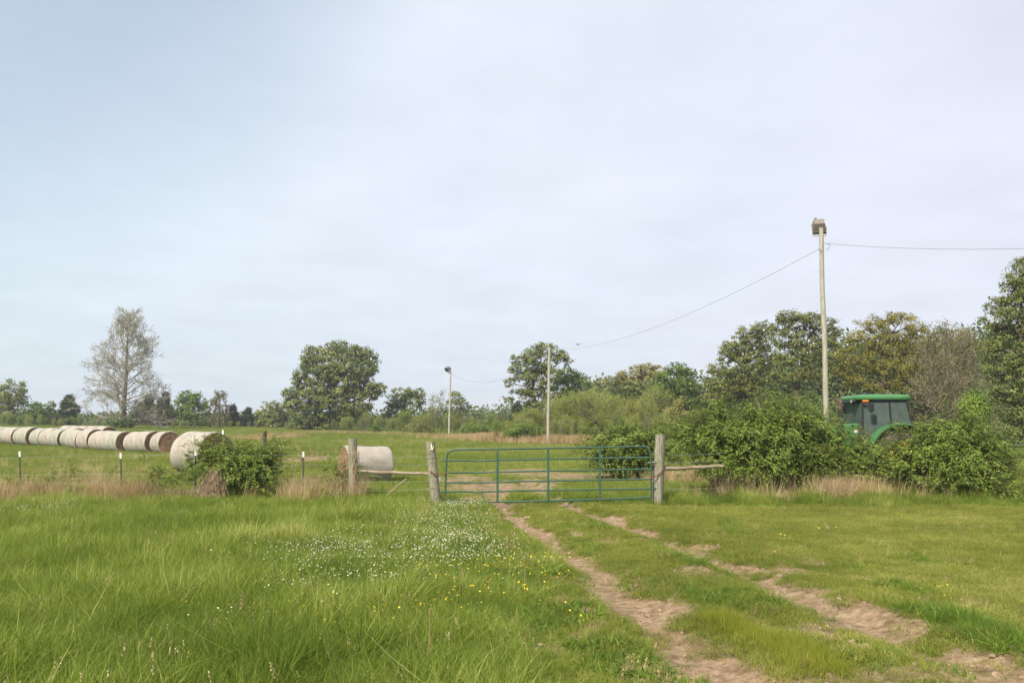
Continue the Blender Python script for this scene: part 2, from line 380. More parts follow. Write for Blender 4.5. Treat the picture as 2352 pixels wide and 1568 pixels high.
M['cedar'] = leafmat('cedar_foliage', (.035,.042,.02), (.09,.09,.042), (.14,.105,.055), trans=.15, world_scale=.5)
M['cedarg'] = leafmat('dark_cedar_foliage', (.025,.038,.018), (.06,.078,.035), (.10,.105,.05), trans=.15, world_scale=.5)
M['willow'] = leafmat('thicket_leaves', (.16,.20,.04), (.30,.34,.08), (.40,.38,.12), world_scale=.25)
M['bush'] = leafmat('privet_leaves', (.065,.125,.018), (.225,.31,.05), (.44,.48,.13), world_scale=1.6, gloss=.22, rough=.45)
M['bramble'] = leafmat('bramble_leaves', (.08,.14,.025), (.22,.29,.055), (.34,.31,.11), world_scale=2.0)
M['wood_far'] = leafmat('far_wood_leaves', (.07,.10,.04), (.15,.19,.07), (.23,.24,.10), world_scale=.1)

def grassmat(name, c1, c2, c3, ws=.5, trans=.4, rough=.5):
    return leafmat(name, c1, c2, c3, trans=trans, attr='INSTANCER', world_scale=ws, rough=rough, gloss=.15)
M['g_tall'] = grassmat('meadow_blades', (.085,.135,.018), (.24,.30,.05), (.46,.46,.17), .7)
M['g_lawn'] = grassmat('lawn_blades', (.15,.18,.032), (.31,.325,.07), (.48,.43,.16), .45)
M['g_field'] = grassmat('field_blades', (.13,.18,.028), (.24,.28,.058), (.38,.35,.13), .12)
M['g_dry'] = grassmat('dry_blades', (.25,.18,.09), (.46,.35,.19), (.60,.49,.30), .5, trans=.25)
M['g_dark'] = grassmat('dark_blades', (.075,.135,.02), (.17,.25,.035), (.27,.32,.06), .7)
M['g_olive'] = grassmat('olive_blades', (.15,.18,.02), (.26,.28,.04), (.34,.33,.08), 2)
M['petal_w'] = simple('white_petals', (.66,.67,.55), .7, var=.1)
M['petal_y'] = simple('yellow_petals', (.85,.60,.02), .6, var=.1)
M['clod'] = simple('dry_soil_clod', (.40,.29,.20), .95, var=.45, scale=20, bump=.5, spec=.1)

# ground material
m, nt, b, o = mat('ground_soil_and_turf'); M['ground'] = m
def nn(t, **k):
    x = nt.nodes.new(t)
    for a, v in k.items(): setattr(x, a, v)
    return x
ad = nn('ShaderNodeAttribute'); ad.attribute_name = 'dirt'
af = nn('ShaderNodeAttribute'); af.attribute_name = 'dry'
g = nn('ShaderNodeNewGeometry')
na = nn('ShaderNodeTexNoise'); na.inputs['Scale'].default_value = 9; na.inputs['Detail'].default_value = 10; na.inputs['Roughness'].default_value = .72; nt.links.new(g.outputs['Position'], na.inputs['Vector'])
nb = nn('ShaderNodeTexNoise'); nb.inputs['Scale'].default_value = .8; nb.inputs['Detail'].default_value = 5; nt.links.new(g.outputs['Position'], nb.inputs['Vector'])
soil = nn('ShaderNodeValToRGB'); e = soil.color_ramp.elements; e[0].position = .32; e[0].color = (.10,.065,.036,1); e[1].position = .74; e[1].color = (.40,.31,.21,1); k = e.new(.5); k.color = (.235,.165,.105,1)
nt.links.new(na.outputs[0], soil.inputs[0])
turf = nn('ShaderNodeValToRGB'); e = turf.color_ramp.elements; e[0].position = .3; e[0].color = (.07,.11,.018,1); e[1].position = .7; e[1].color = (.17,.20,.04,1)
nt.links.new(nb.outputs[0], turf.inputs[0])
tn = nn('ShaderNodeMix', data_type='RGBA', blend_type='MULTIPLY'); tn.inputs['Factor'].default_value = .7
tv = nn('ShaderNodeValToRGB'); e = tv.color_ramp.elements; e[0].position = .35; e[0].color = (.45,.42,.3,1); e[1].position = .65; e[1].color = (1,1,1,1); nt.links.new(na.outputs[0], tv.inputs[0])
nt.links.new(turf.outputs[0], tn.inputs['A']); nt.links.new(tv.outputs[0], tn.inputs['B'])
brk = nn('ShaderNodeMath', operation='MULTIPLY_ADD'); brk.inputs[1].default_value = .9; brk.inputs[2].default_value = -.45; nt.links.new(na.outputs[0], brk.inputs[0])
s1 = nn('ShaderNodeMath', operation='ADD', use_clamp=True); nt.links.new(brk.outputs[0], s1.inputs[0]); nt.links.new(ad.outputs['Fac'], s1.inputs[1])
mm = nn('ShaderNodeMapRange'); mm.inputs[1].default_value = .25; mm.inputs[2].default_value = .6; nt.links.new(s1.outputs[0], mm.inputs[0])
c1 = nn('ShaderNodeMix', data_type='RGBA'); nt.links.new(mm.outputs[0], c1.inputs['Factor']); nt.links.new(tn.outputs['Result'], c1.inputs['A']); nt.links.new(soil.outputs[0], c1.inputs['B'])
c2 = nn('ShaderNodeMix', data_type='RGBA'); c2.inputs['B'].default_value = (.42,.31,.17,1); nt.links.new(af.outputs['Fac'], c2.inputs['Factor']); nt.links.new(c1.outputs['Result'], c2.inputs['A'])
nt.links.new(c2.outputs['Result'], b.inputs['Base Color']); b.inputs['Roughness'].default_value = 1; b.inputs['Specular IOR Level'].default_value = .1
bp = nn('ShaderNodeBump'); bp.inputs['Strength'].default_value = .9; bp.inputs['Distance'].default_value = .03; nt.links.new(na.outputs[0], bp.inputs['Height']); nt.links.new(bp.outputs[0], b.inputs['Normal'])

# bale materials
def netmat(name, tint, line=70):
    m, nt, b, o = mat(name)
    t = nt.nodes.new('ShaderNodeTexCoord')
    n = nt.nodes.new('ShaderNodeTexNoise'); n.inputs['Scale'].default_value = 2.2; n.inputs['Detail'].default_value = 8; n.inputs['Roughness'].default_value = .65
    nt.links.new(t.outputs['Object'], n.inputs['Vector'])
    cr = nt.nodes.new('ShaderNodeValToRGB'); e = cr.color_ramp.elements; e[0].position = .3; e[0].color = (tint[0]*.62, tint[1]*.58, tint[2]*.54, 1); e[1].position = .66; e[1].color = (*tint, 1)
    nt.links.new(n.outputs[0], cr.inputs[0])
    wv = nt.nodes.new('ShaderNodeTexWave'); wv.wave_type = 'BANDS'; wv.bands_direction = 'X'; wv.inputs['Scale'].default_value = 14; wv.inputs['Distortion'].default_value = 1.2; wv.inputs['Detail'].default_value = 3
    nt.links.new(t.outputs['Object'], wv.inputs['Vector'])
    n3 = nt.nodes.new('ShaderNodeTexNoise'); n3.inputs['Scale'].default_value = 60; n3.inputs['Detail'].default_value = 4; nt.links.new(t.outputs['Object'], n3.inputs['Vector'])
    mu = nt.nodes.new('ShaderNodeMix'); mu.data_type = 'RGBA'; mu.blend_type = 'MULTIPLY'; mu.inputs['Factor'].default_value = .28
    nt.links.new(cr.outputs[0], mu.inputs['A']); nt.links.new(wv.outputs[0], mu.inputs['B'])
    mu2 = nt.nodes.new('ShaderNodeMix'); mu2.data_type = 'RGBA'; mu2.blend_type = 'OVERLAY'; mu2.inputs['Factor'].default_value = .35
    nt.links.new(mu.outputs['Result'], mu2.inputs['A']); nt.links.new(n3.outputs[0], mu2.inputs['B'])
    nt.links.new(mu2.outputs['Result'], b.inputs['Base Color']); b.inputs['Roughness'].default_value = .75
    bp = nt.nodes.new('ShaderNodeBump'); bp.inputs['Strength'].default_value = .5; bp.inputs['Distance'].default_value = .02
    nt.links.new(n.outputs[0], bp.inputs['Height']); nt.links.new(bp.outputs[0], b.inputs['Normal'])
    return m
M['net'] = netmat('bale_net_pinkish', (.45,.41,.36))
M['net_green'] = netmat('bale_net_greenish', (.405,.41,.34))
M['net_grey'] = netmat('bale_net_grey', (.43,.395,.35))
m, nt, b, o = mat('hay_end'); M['hay'] = m
t = nt.nodes.new('ShaderNodeTexCoord')
wv = nt.nodes.new('ShaderNodeTexWave'); wv.wave_type = 'RINGS'; wv.rings_direction = 'X'; wv.inputs['Scale'].default_value = 5; wv.inputs['Distortion'].default_value = 5; wv.inputs['Detail'].default_value = 5; wv.inputs['Detail Scale'].default_value = 2.2
nt.links.new(t.outputs['Object'], wv.inputs['Vector'])
n = nt.nodes.new('ShaderNodeTexNoise'); n.inputs['Scale'].default_value = 22; n.inputs['Detail'].default_value = 9; n.inputs['Roughness'].default_value = .8; nt.links.new(t.outputs['Object'], n.inputs['Vector'])
av = nt.nodes.new('ShaderNodeMath'); av.operation = 'MULTIPLY_ADD'; av.inputs[1].default_value = .38; nt.links.new(wv.outputs['Fac'], av.inputs[0]); 
hv = nt.nodes.new('ShaderNodeMath'); hv.operation = 'MULTIPLY'; hv.inputs[1].default_value = .72; nt.links.new(n.outputs[0], hv.inputs[0]); nt.links.new(hv.outputs[0], av.inputs[2])
cr = nt.nodes.new('ShaderNodeValToRGB'); e = cr.color_ramp.elements; e[0].position = .3; e[0].color = (.085,.05,.028,1); e[1].position = .75; e[1].color = (.40,.26,.14,1); k = e.new(.52); k.color = (.24,.145,.08,1)
nt.links.new(av.outputs[0], cr.inputs[0]); nt.links.new(cr.outputs[0], b.inputs['Base Color']); b.inputs['Roughness'].default_value = 1
bp = nt.nodes.new('ShaderNodeBump'); bp.inputs['Strength'].default_value = 1; bp.inputs['Distance'].default_value = .05; nt.links.new(av.outputs[0], bp.inputs['Height']); nt.links.new(bp.outputs[0], b.inputs['Normal'])

# ------------------------------------------------------------------ ground
def axis(lo, hi, fine_lo, fine_hi, step, grow=1.12):
    a = list(np.arange(fine_lo, fine_hi, step)); s = step; x = fine_hi
    while x < hi: a.append(x); s *= grow; x += s
    a.append(hi); s = step; x = fine_lo - step
    while x > lo: a.insert(0, x); s *= grow; x -= s
    a.insert(0, lo); return np.array(a)
xs = axis(-500, 500, -14, 17, .13); ys = axis(-12, 900, 2, 44, .13)
X, Y = np.meshgrid(xs, ys); Xf, Yf = X.ravel(), Y.ravel(); Zf = ground_h(Xf, Yf)
nx, ny = len(xs), len(ys); i = np.arange((ny-1)*(nx-1)); r_, c_ = i//(nx-1), i % (nx-1); a_ = r_*nx + c_
fc = np.stack([a_, a_+1, a_+nx+1, a_+nx], 1)
go = mesh_obj('ground', np.stack([Xf, Yf, Zf], 1), fc, M['ground'], None, True)
tag(go, kind='structure')
da = go.data.attributes.new('dirt', 'FLOAT', 'POINT'); da.data.foreach_set('value', dirt(Xf, Yf).astype(np.float32))
FARB = gp([(560,994),(720,997),(900,1001),(1033,1006),(1160,1016),(1262,1021),(1360,1022),(1440,1022)])
fdry = (1-smooth(2.0, 6.0, polydist(Xf, Yf, FARB) + noise(Xf, Yf, 5, 3)*1.5))*.6
ddd = go.data.attributes.new('dry', 'FLOAT', 'POINT'); ddd.data.foreach_set('value', fdry.astype(np.float32))

# ------------------------------------------------------------------ foliage builders
def rnd_unit(n):
    v = rng.normal(size=(n, 3)); return v/np.linalg.norm(v, axis=1, keepdims=True)
def leaf_mesh(name, cen, size, tint, matr, parent, aspect=.55, dirs=None, flat=0.0, nrms=None):
    """many small leaf-shaped faces; cen Nx3, size N"""
    n = len(cen)
    up = rnd_unit(n)*(1.0 if nrms is None else .55); up[:, 2] += flat*(1 if nrms is None else .3)
    if nrms is not None: up = up + nrms
    up /= np.maximum(np.linalg.norm(up, axis=1, keepdims=True), 1e-6)
    d = rnd_unit(n) if dirs is None else dirs/np.linalg.norm(dirs, axis=1, keepdims=True)
    s = np.cross(d, up); s /= np.maximum(np.linalg.norm(s, axis=1, keepdims=True), 1e-6)
    if nrms is not None: d = np.cross(up, s)
    L_ = size[:, None]*.5; nrm = np.cross(s, d)
    v = np.empty((n, 4, 3), np.float32)
    v[:, 0] = cen - d*L_; v[:, 1] = cen + s*L_*aspect + nrm*L_*.12; v[:, 2] = cen + d*L_ ; v[:, 3] = cen - s*L_*aspect + nrm*L_*.12
    f = np.arange(n*4).reshape(n, 4)
    o = mesh_obj(name, v.reshape(-1, 3), f, matr, parent)
    at = o.data.attributes.new('tint', 'FLOAT', 'FACE'); at.data.foreach_set('value', np.clip(tint, 0, 1).astype(np.float32))
    return o
def seg_mesh(name, A, B, ra, rb, matr, parent, n=4):
    """many tapering twigs as one mesh"""
    A = np.asarray(A, float); B = np.asarray(B, float); ra = np.asarray(ra, float); rb = np.asarray(rb, float)
    d = B-A; ln = np.linalg.norm(d, axis=1, keepdims=True); d = d/np.maximum(ln, 1e-6)
    ref = np.where(np.abs(d[:, 2:3]) < .9, np.array([[0, 0, 1.]]), np.array([[1., 0, 0]]))
    a = np.cross(d, ref); a /= np.linalg.norm(a, axis=1, keepdims=True); b_ = np.cross(d, a)
    m_ = len(A); v = np.empty((m_, 2*n, 3), np.float32)
    for k in range(n):
        t = 2*math.pi*k/n; o_ = a*math.cos(t) + b_*math.sin(t)
        v[:, k] = A - d*ra[:, None]*.3 + o_*ra[:, None]; v[:, n+k] = B + o_*rb[:, None]
    q = np.array([[k, (k+1) % n, n+(k+1) % n, n+k] for k in range(n)])
    f = (np.arange(m_)*2*n)[:, None, None] + q[None]
    return mesh_obj(name, v.reshape(-1, 3), f.reshape(-1, 4), matr, parent, True)
def curve_segs(p0, p1, n, r0, r1, bend, out):
    """wandering limb appended as segments; returns points"""
    p0, p1 = np.array(p0, float), np.array(p1, float); ln = np.linalg.norm(p1-p0)
    pts = [p0 + (p1-p0)*t for t in np.linspace(0, 1, n+1)]
    for k in range(1, n): pts[k] = pts[k] + rng.normal(size=3)*ln*bend/ n**.5
    rs = np.linspace(r0, r1, n+1)
    for k in range(n): out.append((pts[k], pts[k+1], rs[k], rs[k+1]))
    return pts

def tree(name, label, cat, bx, Y, blobs, leaf=.3, dens=1.0, mt='oak', trunk=.3, bark='bark', group=None, clump=.2, depth=.85, by=None, tintbias=0.0, fork=.35, flat=.6, limbs=True, leafy=1.0):
    """blobs: ellipses (px, py, rx, ry[, dY]) of the crown as seen in the photograph, given real size and depth at distance Y"""
    leaf *= .74; x0 = XG(bx, Y, by or 985); z0 = gh(x0, Y)
    root = empty(name, (x0, Y, z0), label, cat, group)
    B = []
    for q in blobs:
        px, py, rx, ry = q[:4]; dY = q[4] if len(q) > 4 else rng.uniform(-.3, .3)*rx/F*Y
        c = P(px, py, Y+dY); B.append((c - np.array([x0, Y, z0]), rx/F*Y, rx/F*Y*depth, ry/F*Y))
    segs = []; allc = []; alls = []; allt = []; alln = []
    top = max(c[2] for c, *_ in B); low = min(c[2]-rz for c, rx, ry_, rz in B)
    cm = np.mean([c for c, *_ in B], axis=0)
    hfork = max(.1*top, low*.9 + fork*(top-low)*.5)
    tp = curve_segs((0, 0, -.2), (cm[0]*.35, cm[1]*.35, hfork), 4, trunk, trunk*.72, .05, segs)
    tip = tp[-1]
    upper = curve_segs(tip, (cm[0]*.9, cm[1]*.9, (hfork+top)*.5 if top > hfork else hfork+.5), 4, trunk*.6, trunk*.12, .1, segs)
    nodes = tp[2:] + upper
    for (c, rx, ry_, rz) in B:
        st = min(nodes, key=lambda q: np.linalg.norm(q-c) + (2 if q[2] > c[2] else 0)*rx*.6)
        lp = curve_segs(st, c + np.array([0, 0, -.2*rz]), 4, trunk*.24, trunk*.08, .12, segs)
        cr_ = clump*(rx*ry_*rz)**(1/3)+.25
        nc = int(max(6, 7.5*dens*(rx*rz + rx*ry_ + ry_*rz)/(3*cr_*cr_)*.55))
        nc = int(nc*1.4); u = rnd_unit(nc); rr_ = rng.uniform(.2, 1, nc)**.4
        cc = c + u*rr_[:, None]*np.array([rx, ry_, rz])*(1+.07*rng.normal(size=(nc, 1)))
        cc = cc[cc[:, 2] > .15]
        nl_ = int(max(12, 8.0*leafy*(cr_/leaf)**2))
        for q in cc:
            k = max(6, int(nl_*rng.uniform(.55, 1.3)))
            sc_ = cr_*rng.uniform(.6, 1.2)
            pp = np.clip(rng.normal(size=(k, 3)), -1.7, 1.7)*np.array([sc_*.55, sc_*.55, sc_*.34]) + q
            og = (pp-q)/sc_; oc = (q-c)/np.array([rx, ry_, rz]); alln.append(og*.75 + oc*.35 + np.array([0, 0, .25])); allc.append(pp); alls.append(leaf*rng.uniform(.6, 1.35, k)); allt.append(np.clip(rng.normal(.42+tintbias, .16) + rng.normal(size=k)*.12, 0, 1))
        if limbs:
            for q in cc[rng.random(len(cc)) < .8]:
                s_ = min(lp, key=lambda h: np.linalg.norm(h-q)); curve_segs(s_, q, 2, trunk*.07, trunk*.02, .14, segs)
    A, Bb, ra, rb = zip(*segs)
    seg_mesh('trunk', A, Bb, ra, rb, M[bark], root, n=6)
    allc = np.concatenate(allc); allc = allc[:]
    keep = allc[:, 2] > 0.02
    leaf_mesh('crown', allc[keep], np.concatenate(alls)[keep], np.concatenate(allt)[keep], M[mt], root, aspect=.62, flat=flat, nrms=np.concatenate(alln)[keep])
    return root

def grow(p, d, ln, r, lvl, segs, tips, par):
    """recursive branching"""
    n = 3; q = np.array(p); d = np.array(d)/np.linalg.norm(d)
    for k in range(n):
        d = d + rng.normal(size=3)*par['wob'] + np.array([0, 0, par['up']]); d /= np.linalg.norm(d)
        q2 = q + d*ln/n; r2 = max(r*(1-.2*(k+1)/n*1.2), par['rmin'])
        segs.append((q, q2, max(r*(1-.24*k/n*1.2), par['rmin']), r2)); q = q2
        if lvl > 0 and (k > 0 or lvl < par['lv']):
            for _ in range(par['kids'] if k < n-1 else par['kids']+1):
                ax = rnd_unit(1)[0]; s_ = np.cross(d, ax); s_ /= np.linalg.norm(s_)
                ang = rng.uniform(*par['ang']); dd = d*math.cos(ang) + s_*math.sin(ang)
                grow(q, dd, ln*rng.uniform(*par['sh']), r*.52, lvl-1, segs, tips, par)
    tips.append(q)

# ------------------------------------------------------------------ the trees
FARG = 'trees along the far edge of the field'
tree('deciduous_tree', 'pale green oak at the far left edge of the frame, taller than its neighbours', 'tree', 28, 142,
     [(30,895,34,24),(8,915,28,24),(52,915,16,18),(28,925,36,22),(15,950,30,16),(-25,920,30,34)], leaf=.45, mt='oak', trunk=.35, group=FARG, dens=.8)
tree('deciduous_tree', 'low dark green tree between the far left oak and the dark cedar', 'tree', 88, 150,
     [(80,940,20,18),(98,948,18,20),(70,955,16,18),(92,962,26,14)], leaf=.45, mt='dkgreen', trunk=.25, group=FARG)
tree('deciduous_tree', 'small upright mid green tree just left of the dark cedar', 'tree', 116, 147,
     [(117,930,11,14),(114,950,14,16),(118,966,14,12)], leaf=.42, mt='dkgreen', trunk=.2, group=FARG, tintbias=.15)
def cedar(label, bx, Y, px, top, half, bot, mt='cedar', name='cedar_tree', leaf=.35):
    h = bot-top; bl = []
    for k in range(6):
        t = (k+.5)/6; wdt = half*(.25 + .85*t**.8)*rng.uniform(.85, 1.15)
        bl.append((px + rng.normal()*half*.12, top + h*t, wdt, h/6*1.05))
    return tree(name, label, 'tree', bx, Y, bl, leaf=leaf, mt=mt, trunk=.22, group='cedars along the far tree line', clump=.2, dens=2.8, flat=1.0, leafy=1.4)
cedar('dark bushy cedar standing left of the bare tree', 155, 140, 155, 912, 27, 978, 'cedarg')
cedar('brown tinged cedar just right of the bare tree', 338, 150, 342, 910, 26, 984)
cedar('widest brown cedar in the clump right of the bare tree', 372, 148, 378, 906, 30, 986)
cedar('short dark cedar behind the right hand branches of the bare tree', 318, 156, 318, 925, 20, 982, 'cedarg')
cedar('narrow dark cedar beside the mauve bare tree', 536, 146, 537, 932, 15, 984, 'cedarg')
cedar('low dark cedar right of the mauve bare tree, left of pale green trees', 570, 150, 570, 940, 20, 986, 'cedarg')
cedar('small dark cedar standing below the left side of the forked oak by the middle pole', 1187, 108, 1187, 925, 18, 975, 'cedarg', leaf=.25)
tree('deciduous_tree', 'round green tree right of the brown cedars', 'tree', 440, 146,
     [(430,915,28,18),(455,920,24,20),(415,935,18,20),(445,945,34,22),(455,970,26,16),(425,965,16,18)], leaf=.42, mt='dkgreen', trunk=.3, group=FARG, tintbias=.1)
tree('deciduous_tree', 'pale green rounded tree at the left foot of the big oak', 'tree', 618, 138,
     [(622,935,22,16),(605,955,18,20),(635,950,20,18),(618,972,30,16)], leaf=.4, mt='oak', trunk=.22, group=FARG)
tree('deciduous_tree', 'small pale tree touching the left side of the big oak', 'tree', 652, 140,
     [(655,945,14,20),(650,972,16,18)], leaf=.35, mt='oak2', trunk=.15, group=FARG)
tree('big_oak', 'big round crowned oak standing alone in the middle of the field edge', 'tree', 766, 124,
     [(725,815,32,22),(775,803,42,20),(820,812,32,22),(848,828,22,22),(708,838,26,24),(755,840,44,32),(805,845,46,30),(852,852,18,14),
      (690,872,24,24),(735,880,46,34),(790,885,48,36),(836,885,32,24),(872,893,20,14),(672,905,24,18),(715,920,44,28),(768,925,50,32),(820,925,38,26),
      (856,905,20,14),(668,930,22,16),(700,955,36,24),(745,962,44,22),(800,955,34,20),(720,980,40,12),(683,978,24,12),(838,940,18,14),(770,978,30,10)],
     leaf=.42, dens=1.0, mt='oak', trunk=.7, clump=.17, depth=.95)
tree('deciduous_tree', 'medium green tree close right of the big oak', 'tree', 920, 132,
     [(925,905,32,18),(955,905,26,15),(905,925,24,18),(940,925,36,18),(893,945,16,16),(925,955,32,22),(938,978,28,16),(905,970,18,14)], leaf=.42, mt='oak', trunk=.35, group=FARG, dens=.8, tintbias=-.05)
tree('deciduous_tree', 'open green tree directly behind the grey light pole', 'tree', 1050, 140,
     [(1048,912,18,16),(1032,930,14,14),(1062,928,15,14),(1050,945,26,14),(1076,935,6,5),(1045,965,26,16)], leaf=.4, mt='oak2', trunk=.25, group=FARG, dens=.65)
tree('forked_oak', 'tall pale green oak with spreading left limbs behind the middle pole', 'tree', 1228, 103,
     [(1250,797,26,13),(1225,812,30,16),(1275,815,28,16),(1195,828,26,16),(1232,835,34,20),(1295,825,20,16),(1185,850,20,12),(1215,865,36,18),(1255,860,34,24),
      (1172,878,18,12),(1230,890,34,20),(1262,900,26,22),(1195,905,24,12),(1168,918,14,10),(1235,925,34,20),(1215,935,22,12),(1250,945,26,16)],
     leaf=.34, dens=.72, mt='oak', trunk=.5, clump=.19, fork=.5)
tree('deciduous_tree', 'deep green rounded tree right of the forked oak', 'tree', 1318, 108,
     [(1300,862,30,22),(1335,868,26,18),(1290,890,30,24),(1325,895,36,26),(1352,900,20,18),(1310,920,44,20),(1350,925,22,16)], leaf=.36, mt='dkgreen', trunk=.35, group='trees at the wood edge', tintbias=.1)
tree('deciduous_tree', 'tan leaved oak crown low on the skyline right of the rounded green tree', 'tree', 1405, 112,
     [(1385,885,26,18),(1415,880,30,20),(1390,910,34,22),(1430,905,30,24)], leaf=.36, mt='brownoak', trunk=.3, group='trees at the wood edge')
tree('deciduous_tree', 'broad tan and gold oak in the middle of the wood edge', 'tree', 1470, 104,
     [(1450,865,32,20),(1485,852,34,18),(1515,856,24,16),(1440,890,30,22),(1480,885,44,26),(1520,885,24,22),(1465,920,42,20),(1505,915,30,20)], leaf=.34, mt='brownoak', trunk=.4, group='trees at the wood edge')
tree('deciduous_tree', 'dark green tree with open top between the tan oak and the twin oaks', 'tree', 1545, 98,
     [(1560,848,28,16),(1580,858,20,14),(1530,870,30,20),(1568,885,36,22),(1520,900,34,22),(1560,920,40,24),(1510,935,30,18),(1590,910,16,18)], leaf=.34, mt='dkgreen', trunk=.4, group='trees at the wood edge', tintbias=.05)
tree('small_tree', 'small golden tinted tree in front of the dark green tree', 'tree', 1557, 72,
     [(1562,925,16,16),(1550,945,22,16),(1572,955,20,18),(1556,972,26,14)], leaf=.2, mt='brownoak', trunk=.12)
tree('twin_oak', 'left hand of the twin oaks, its crown sloping down to the left', 'tree', 1765, 78,
     [(1725,762,32,18),(1760,752,26,14),(1695,790,34,22),(1745,785,40,24),(1672,815,26,20),(1715,825,42,26),(1765,820,30,28),(1650,848,26,20),(1690,860,36,24),(1740,862,38,24),
      (1635,880,24,20),(1665,895,34,22),(1715,895,40,20),(1640,915,30,22),(1680,925,34,18)],
     leaf=.27, dens=.8, mt='oak2', trunk=.5, clump=.16, group='twin oaks', fork=.2)
tree('twin_oak', 'right hand of the twin oaks with pale trunk and the taller crown', 'tree', 1818, 74,
     [(1815,732,36,18),(1860,730,30,16),(1795,755,30,20),(1845,758,40,24),(1895,748,28,18),(1918,762,18,14),(1880,785,36,22),(1810,790,34,24),(1920,790,16,14),
      (1850,815,34,22),(1900,820,26,20),(1800,830,28,22),(1870,850,34,20),(1825,860,34,18),(1785,868,24,16),(1900,862,22,18)],
     leaf=.27, dens=.78, mt='oak2', trunk=.42, clump=.17, bark='bark', group='twin oaks', fork=.2)
tree('golden_oak', 'golden green oak with open twiggy crown behind the tractor cab', 'tree', 2028, 60,
     [(2030,735,34,18),(2070,732,30,16),(1990,752,30,18),(2055,760,44,26),(2105,755,28,20),(1965,778,26,20),(2010,790,42,26),(2070,800,44,28),(2120,785,24,22),
      (1945,815,28,24),(1990,835,42,26),(2050,845,44,26),(2105,830,34,26),(1935,855,24,26),(1970,875,34,22),(2030,885,40,20),(2090,875,36,24)],
     leaf=.17, dens=.72, mt='goldoak', trunk=.30, clump=.15, fork=.15, leafy=.85)
tree('right_edge_oak', 'tall leafy oak filling the right edge of the frame', 'tree', 2395, 44,
     [(2352,635,40,36),(2385,610,50,30),(2325,665,34,30),(2400,660,60,46),(2300,705,36,26),(2350,710,54,40),(2290,745,32,26),(2400,750,70,50),(2330,770,50,34),(2275,790,28,24),
      (2310,820,50,30),(2380,830,60,44),(2285,855,32,26),(2340,870,50,30),(2310,905,40,24),(2370,910,60,36),(2335,945,40,24),(2385,960,50,30),(2330,985,30,20)],
     leaf=.17, dens=.85, mt='oak', trunk=.4, clump=.14)
tree('leafy_sapling', 'young bright leafed sapling rising from the right hand bush', 'tree', 2238, 24.5,
     [(2240,915,18,14),(2228,932,20,12),(2250,935,18,14),(2238,955,26,16),(2242,980,24,16)], leaf=.07, mt='bush', trunk=.025, bark='stem', clump=.25, dens=.7, by=1000)

# bare trees
def bare_tree(name, label, bx, Y, h, r, par, prim, bark='bark_grey', leafm=None, nleaf=0, leaf=.2, by=985, spread=None, lowest=.06, group=None, lean=0):
    x0 = XG(bx, Y, by); z0 = gh(x0, Y); root = empty(name, (x0, Y, z0), label, 'tree', group)
    segs = []; tips = []
    tr = curve_segs((0, 0, -.2), (lean, 0, h*.97), 14, r, r*.12, .012, segs)
    for k in range(prim):
        t = lowest + (1-lowest)*(k/prim)**.9*.96; p = np.array(tr[min(int(t*14), 13)]) + (np.array(tr[min(int(t*14)+1, 14)])-np.array(tr[min(int(t*14), 13)]))*((t*14) % 1)
        az = k*2.399 + rng.normal()*.3; wd = spread(t)*h
        el = R(-2) + R(72)*t**.8 + rng.normal()*.08
        grow(p, (math.cos(az)*math.cos(el), math.sin(az)*math.cos(el), math.sin(el)), wd*rng.uniform(.5, .64), r*.30*(1-.62*t), par['lv'] - (1 if (t > .72 and par['lv'] > 3) else 0), segs, tips, par)
    A, B, ra, rb = zip(*segs)
    seg_mesh('branches', A, B, ra, rb, M[bark], root, n=3)
    MB().tube([(p[0], p[1], p[2]) for p in tr], [r*(1-.88*i/14) for i in range(15)], 8).build('trunk', M['bark'], root, True)
    if leafm:
        tips = np.array(tips); c = tips[rng.integers(0, len(tips), nleaf)] + rng.normal(size=(nleaf, 3))*.25
        leaf_mesh('leaves', c, leaf*rng.uniform(.6, 1.3, nleaf), rng.uniform(.2, 1, nleaf), M[leafm], root)
    return root
bt_par = dict(wob=.13, up=.05, kids=1, ang=(R(22), R(55)), sh=(.42, .68), rmin=.02, lv=4)
def sp1(t): return .36*(1 - t)**.42*(.85+.15*min(1, t*5)) + .05
bare_tree('bare_tree', 'tall cone shaped almost leafless tree with fine pale twigs behind the bale row', 283, 122, 17.2, .42, bt_par, 60, bark='twig_pale', leafm='willow', nleaf=5200, leaf=.15, spread=sp1, lowest=.03)
tree('shrub', 'dark green shrub at the foot of the cone shaped bare tree', 'shrub', 268, 121, [(262,970,20,12),(285,975,24,12),(245,978,14,8)], leaf=.3, mt='dkgreen', trunk=.1)
p2 = dict(wob=.16, up=.06, kids=2, ang=(R(20), R(50)), sh=(.5, .75), rmin=.028, lv=2)
bare_tree('bare_tree', 'mauve brown leafless tree between green tree and low cedars', 502, 143, 5.6, .2, dict(p2, lv=3, kids=1), 22, bark='stem', leafm='brownwood', nleaf=900, leaf=.3, spread=lambda t: .5*(1-.6*t))
for (bx, Y, h, lab) in [(993,112,5.2,'thin pale bare sapling left of the grey light pole, the thickest of the pair'), (1012,112,5.8,'thin leafless sapling nearest the left side of the grey light pole')]:
    bare_tree('bare_sapling', lab, bx, Y, h, .07, dict(p2, rmin=.02, kids=1), 12, bark='bark_pale', leafm='brownoak', nleaf=260, leaf=.2, spread=lambda t: .25*(1-.5*t), lowest=.35)
p3 = dict(wob=.14, up=.05, kids=1, ang=(R(18), R(45)), sh=(.5, .75), rmin=.014, lv=3)
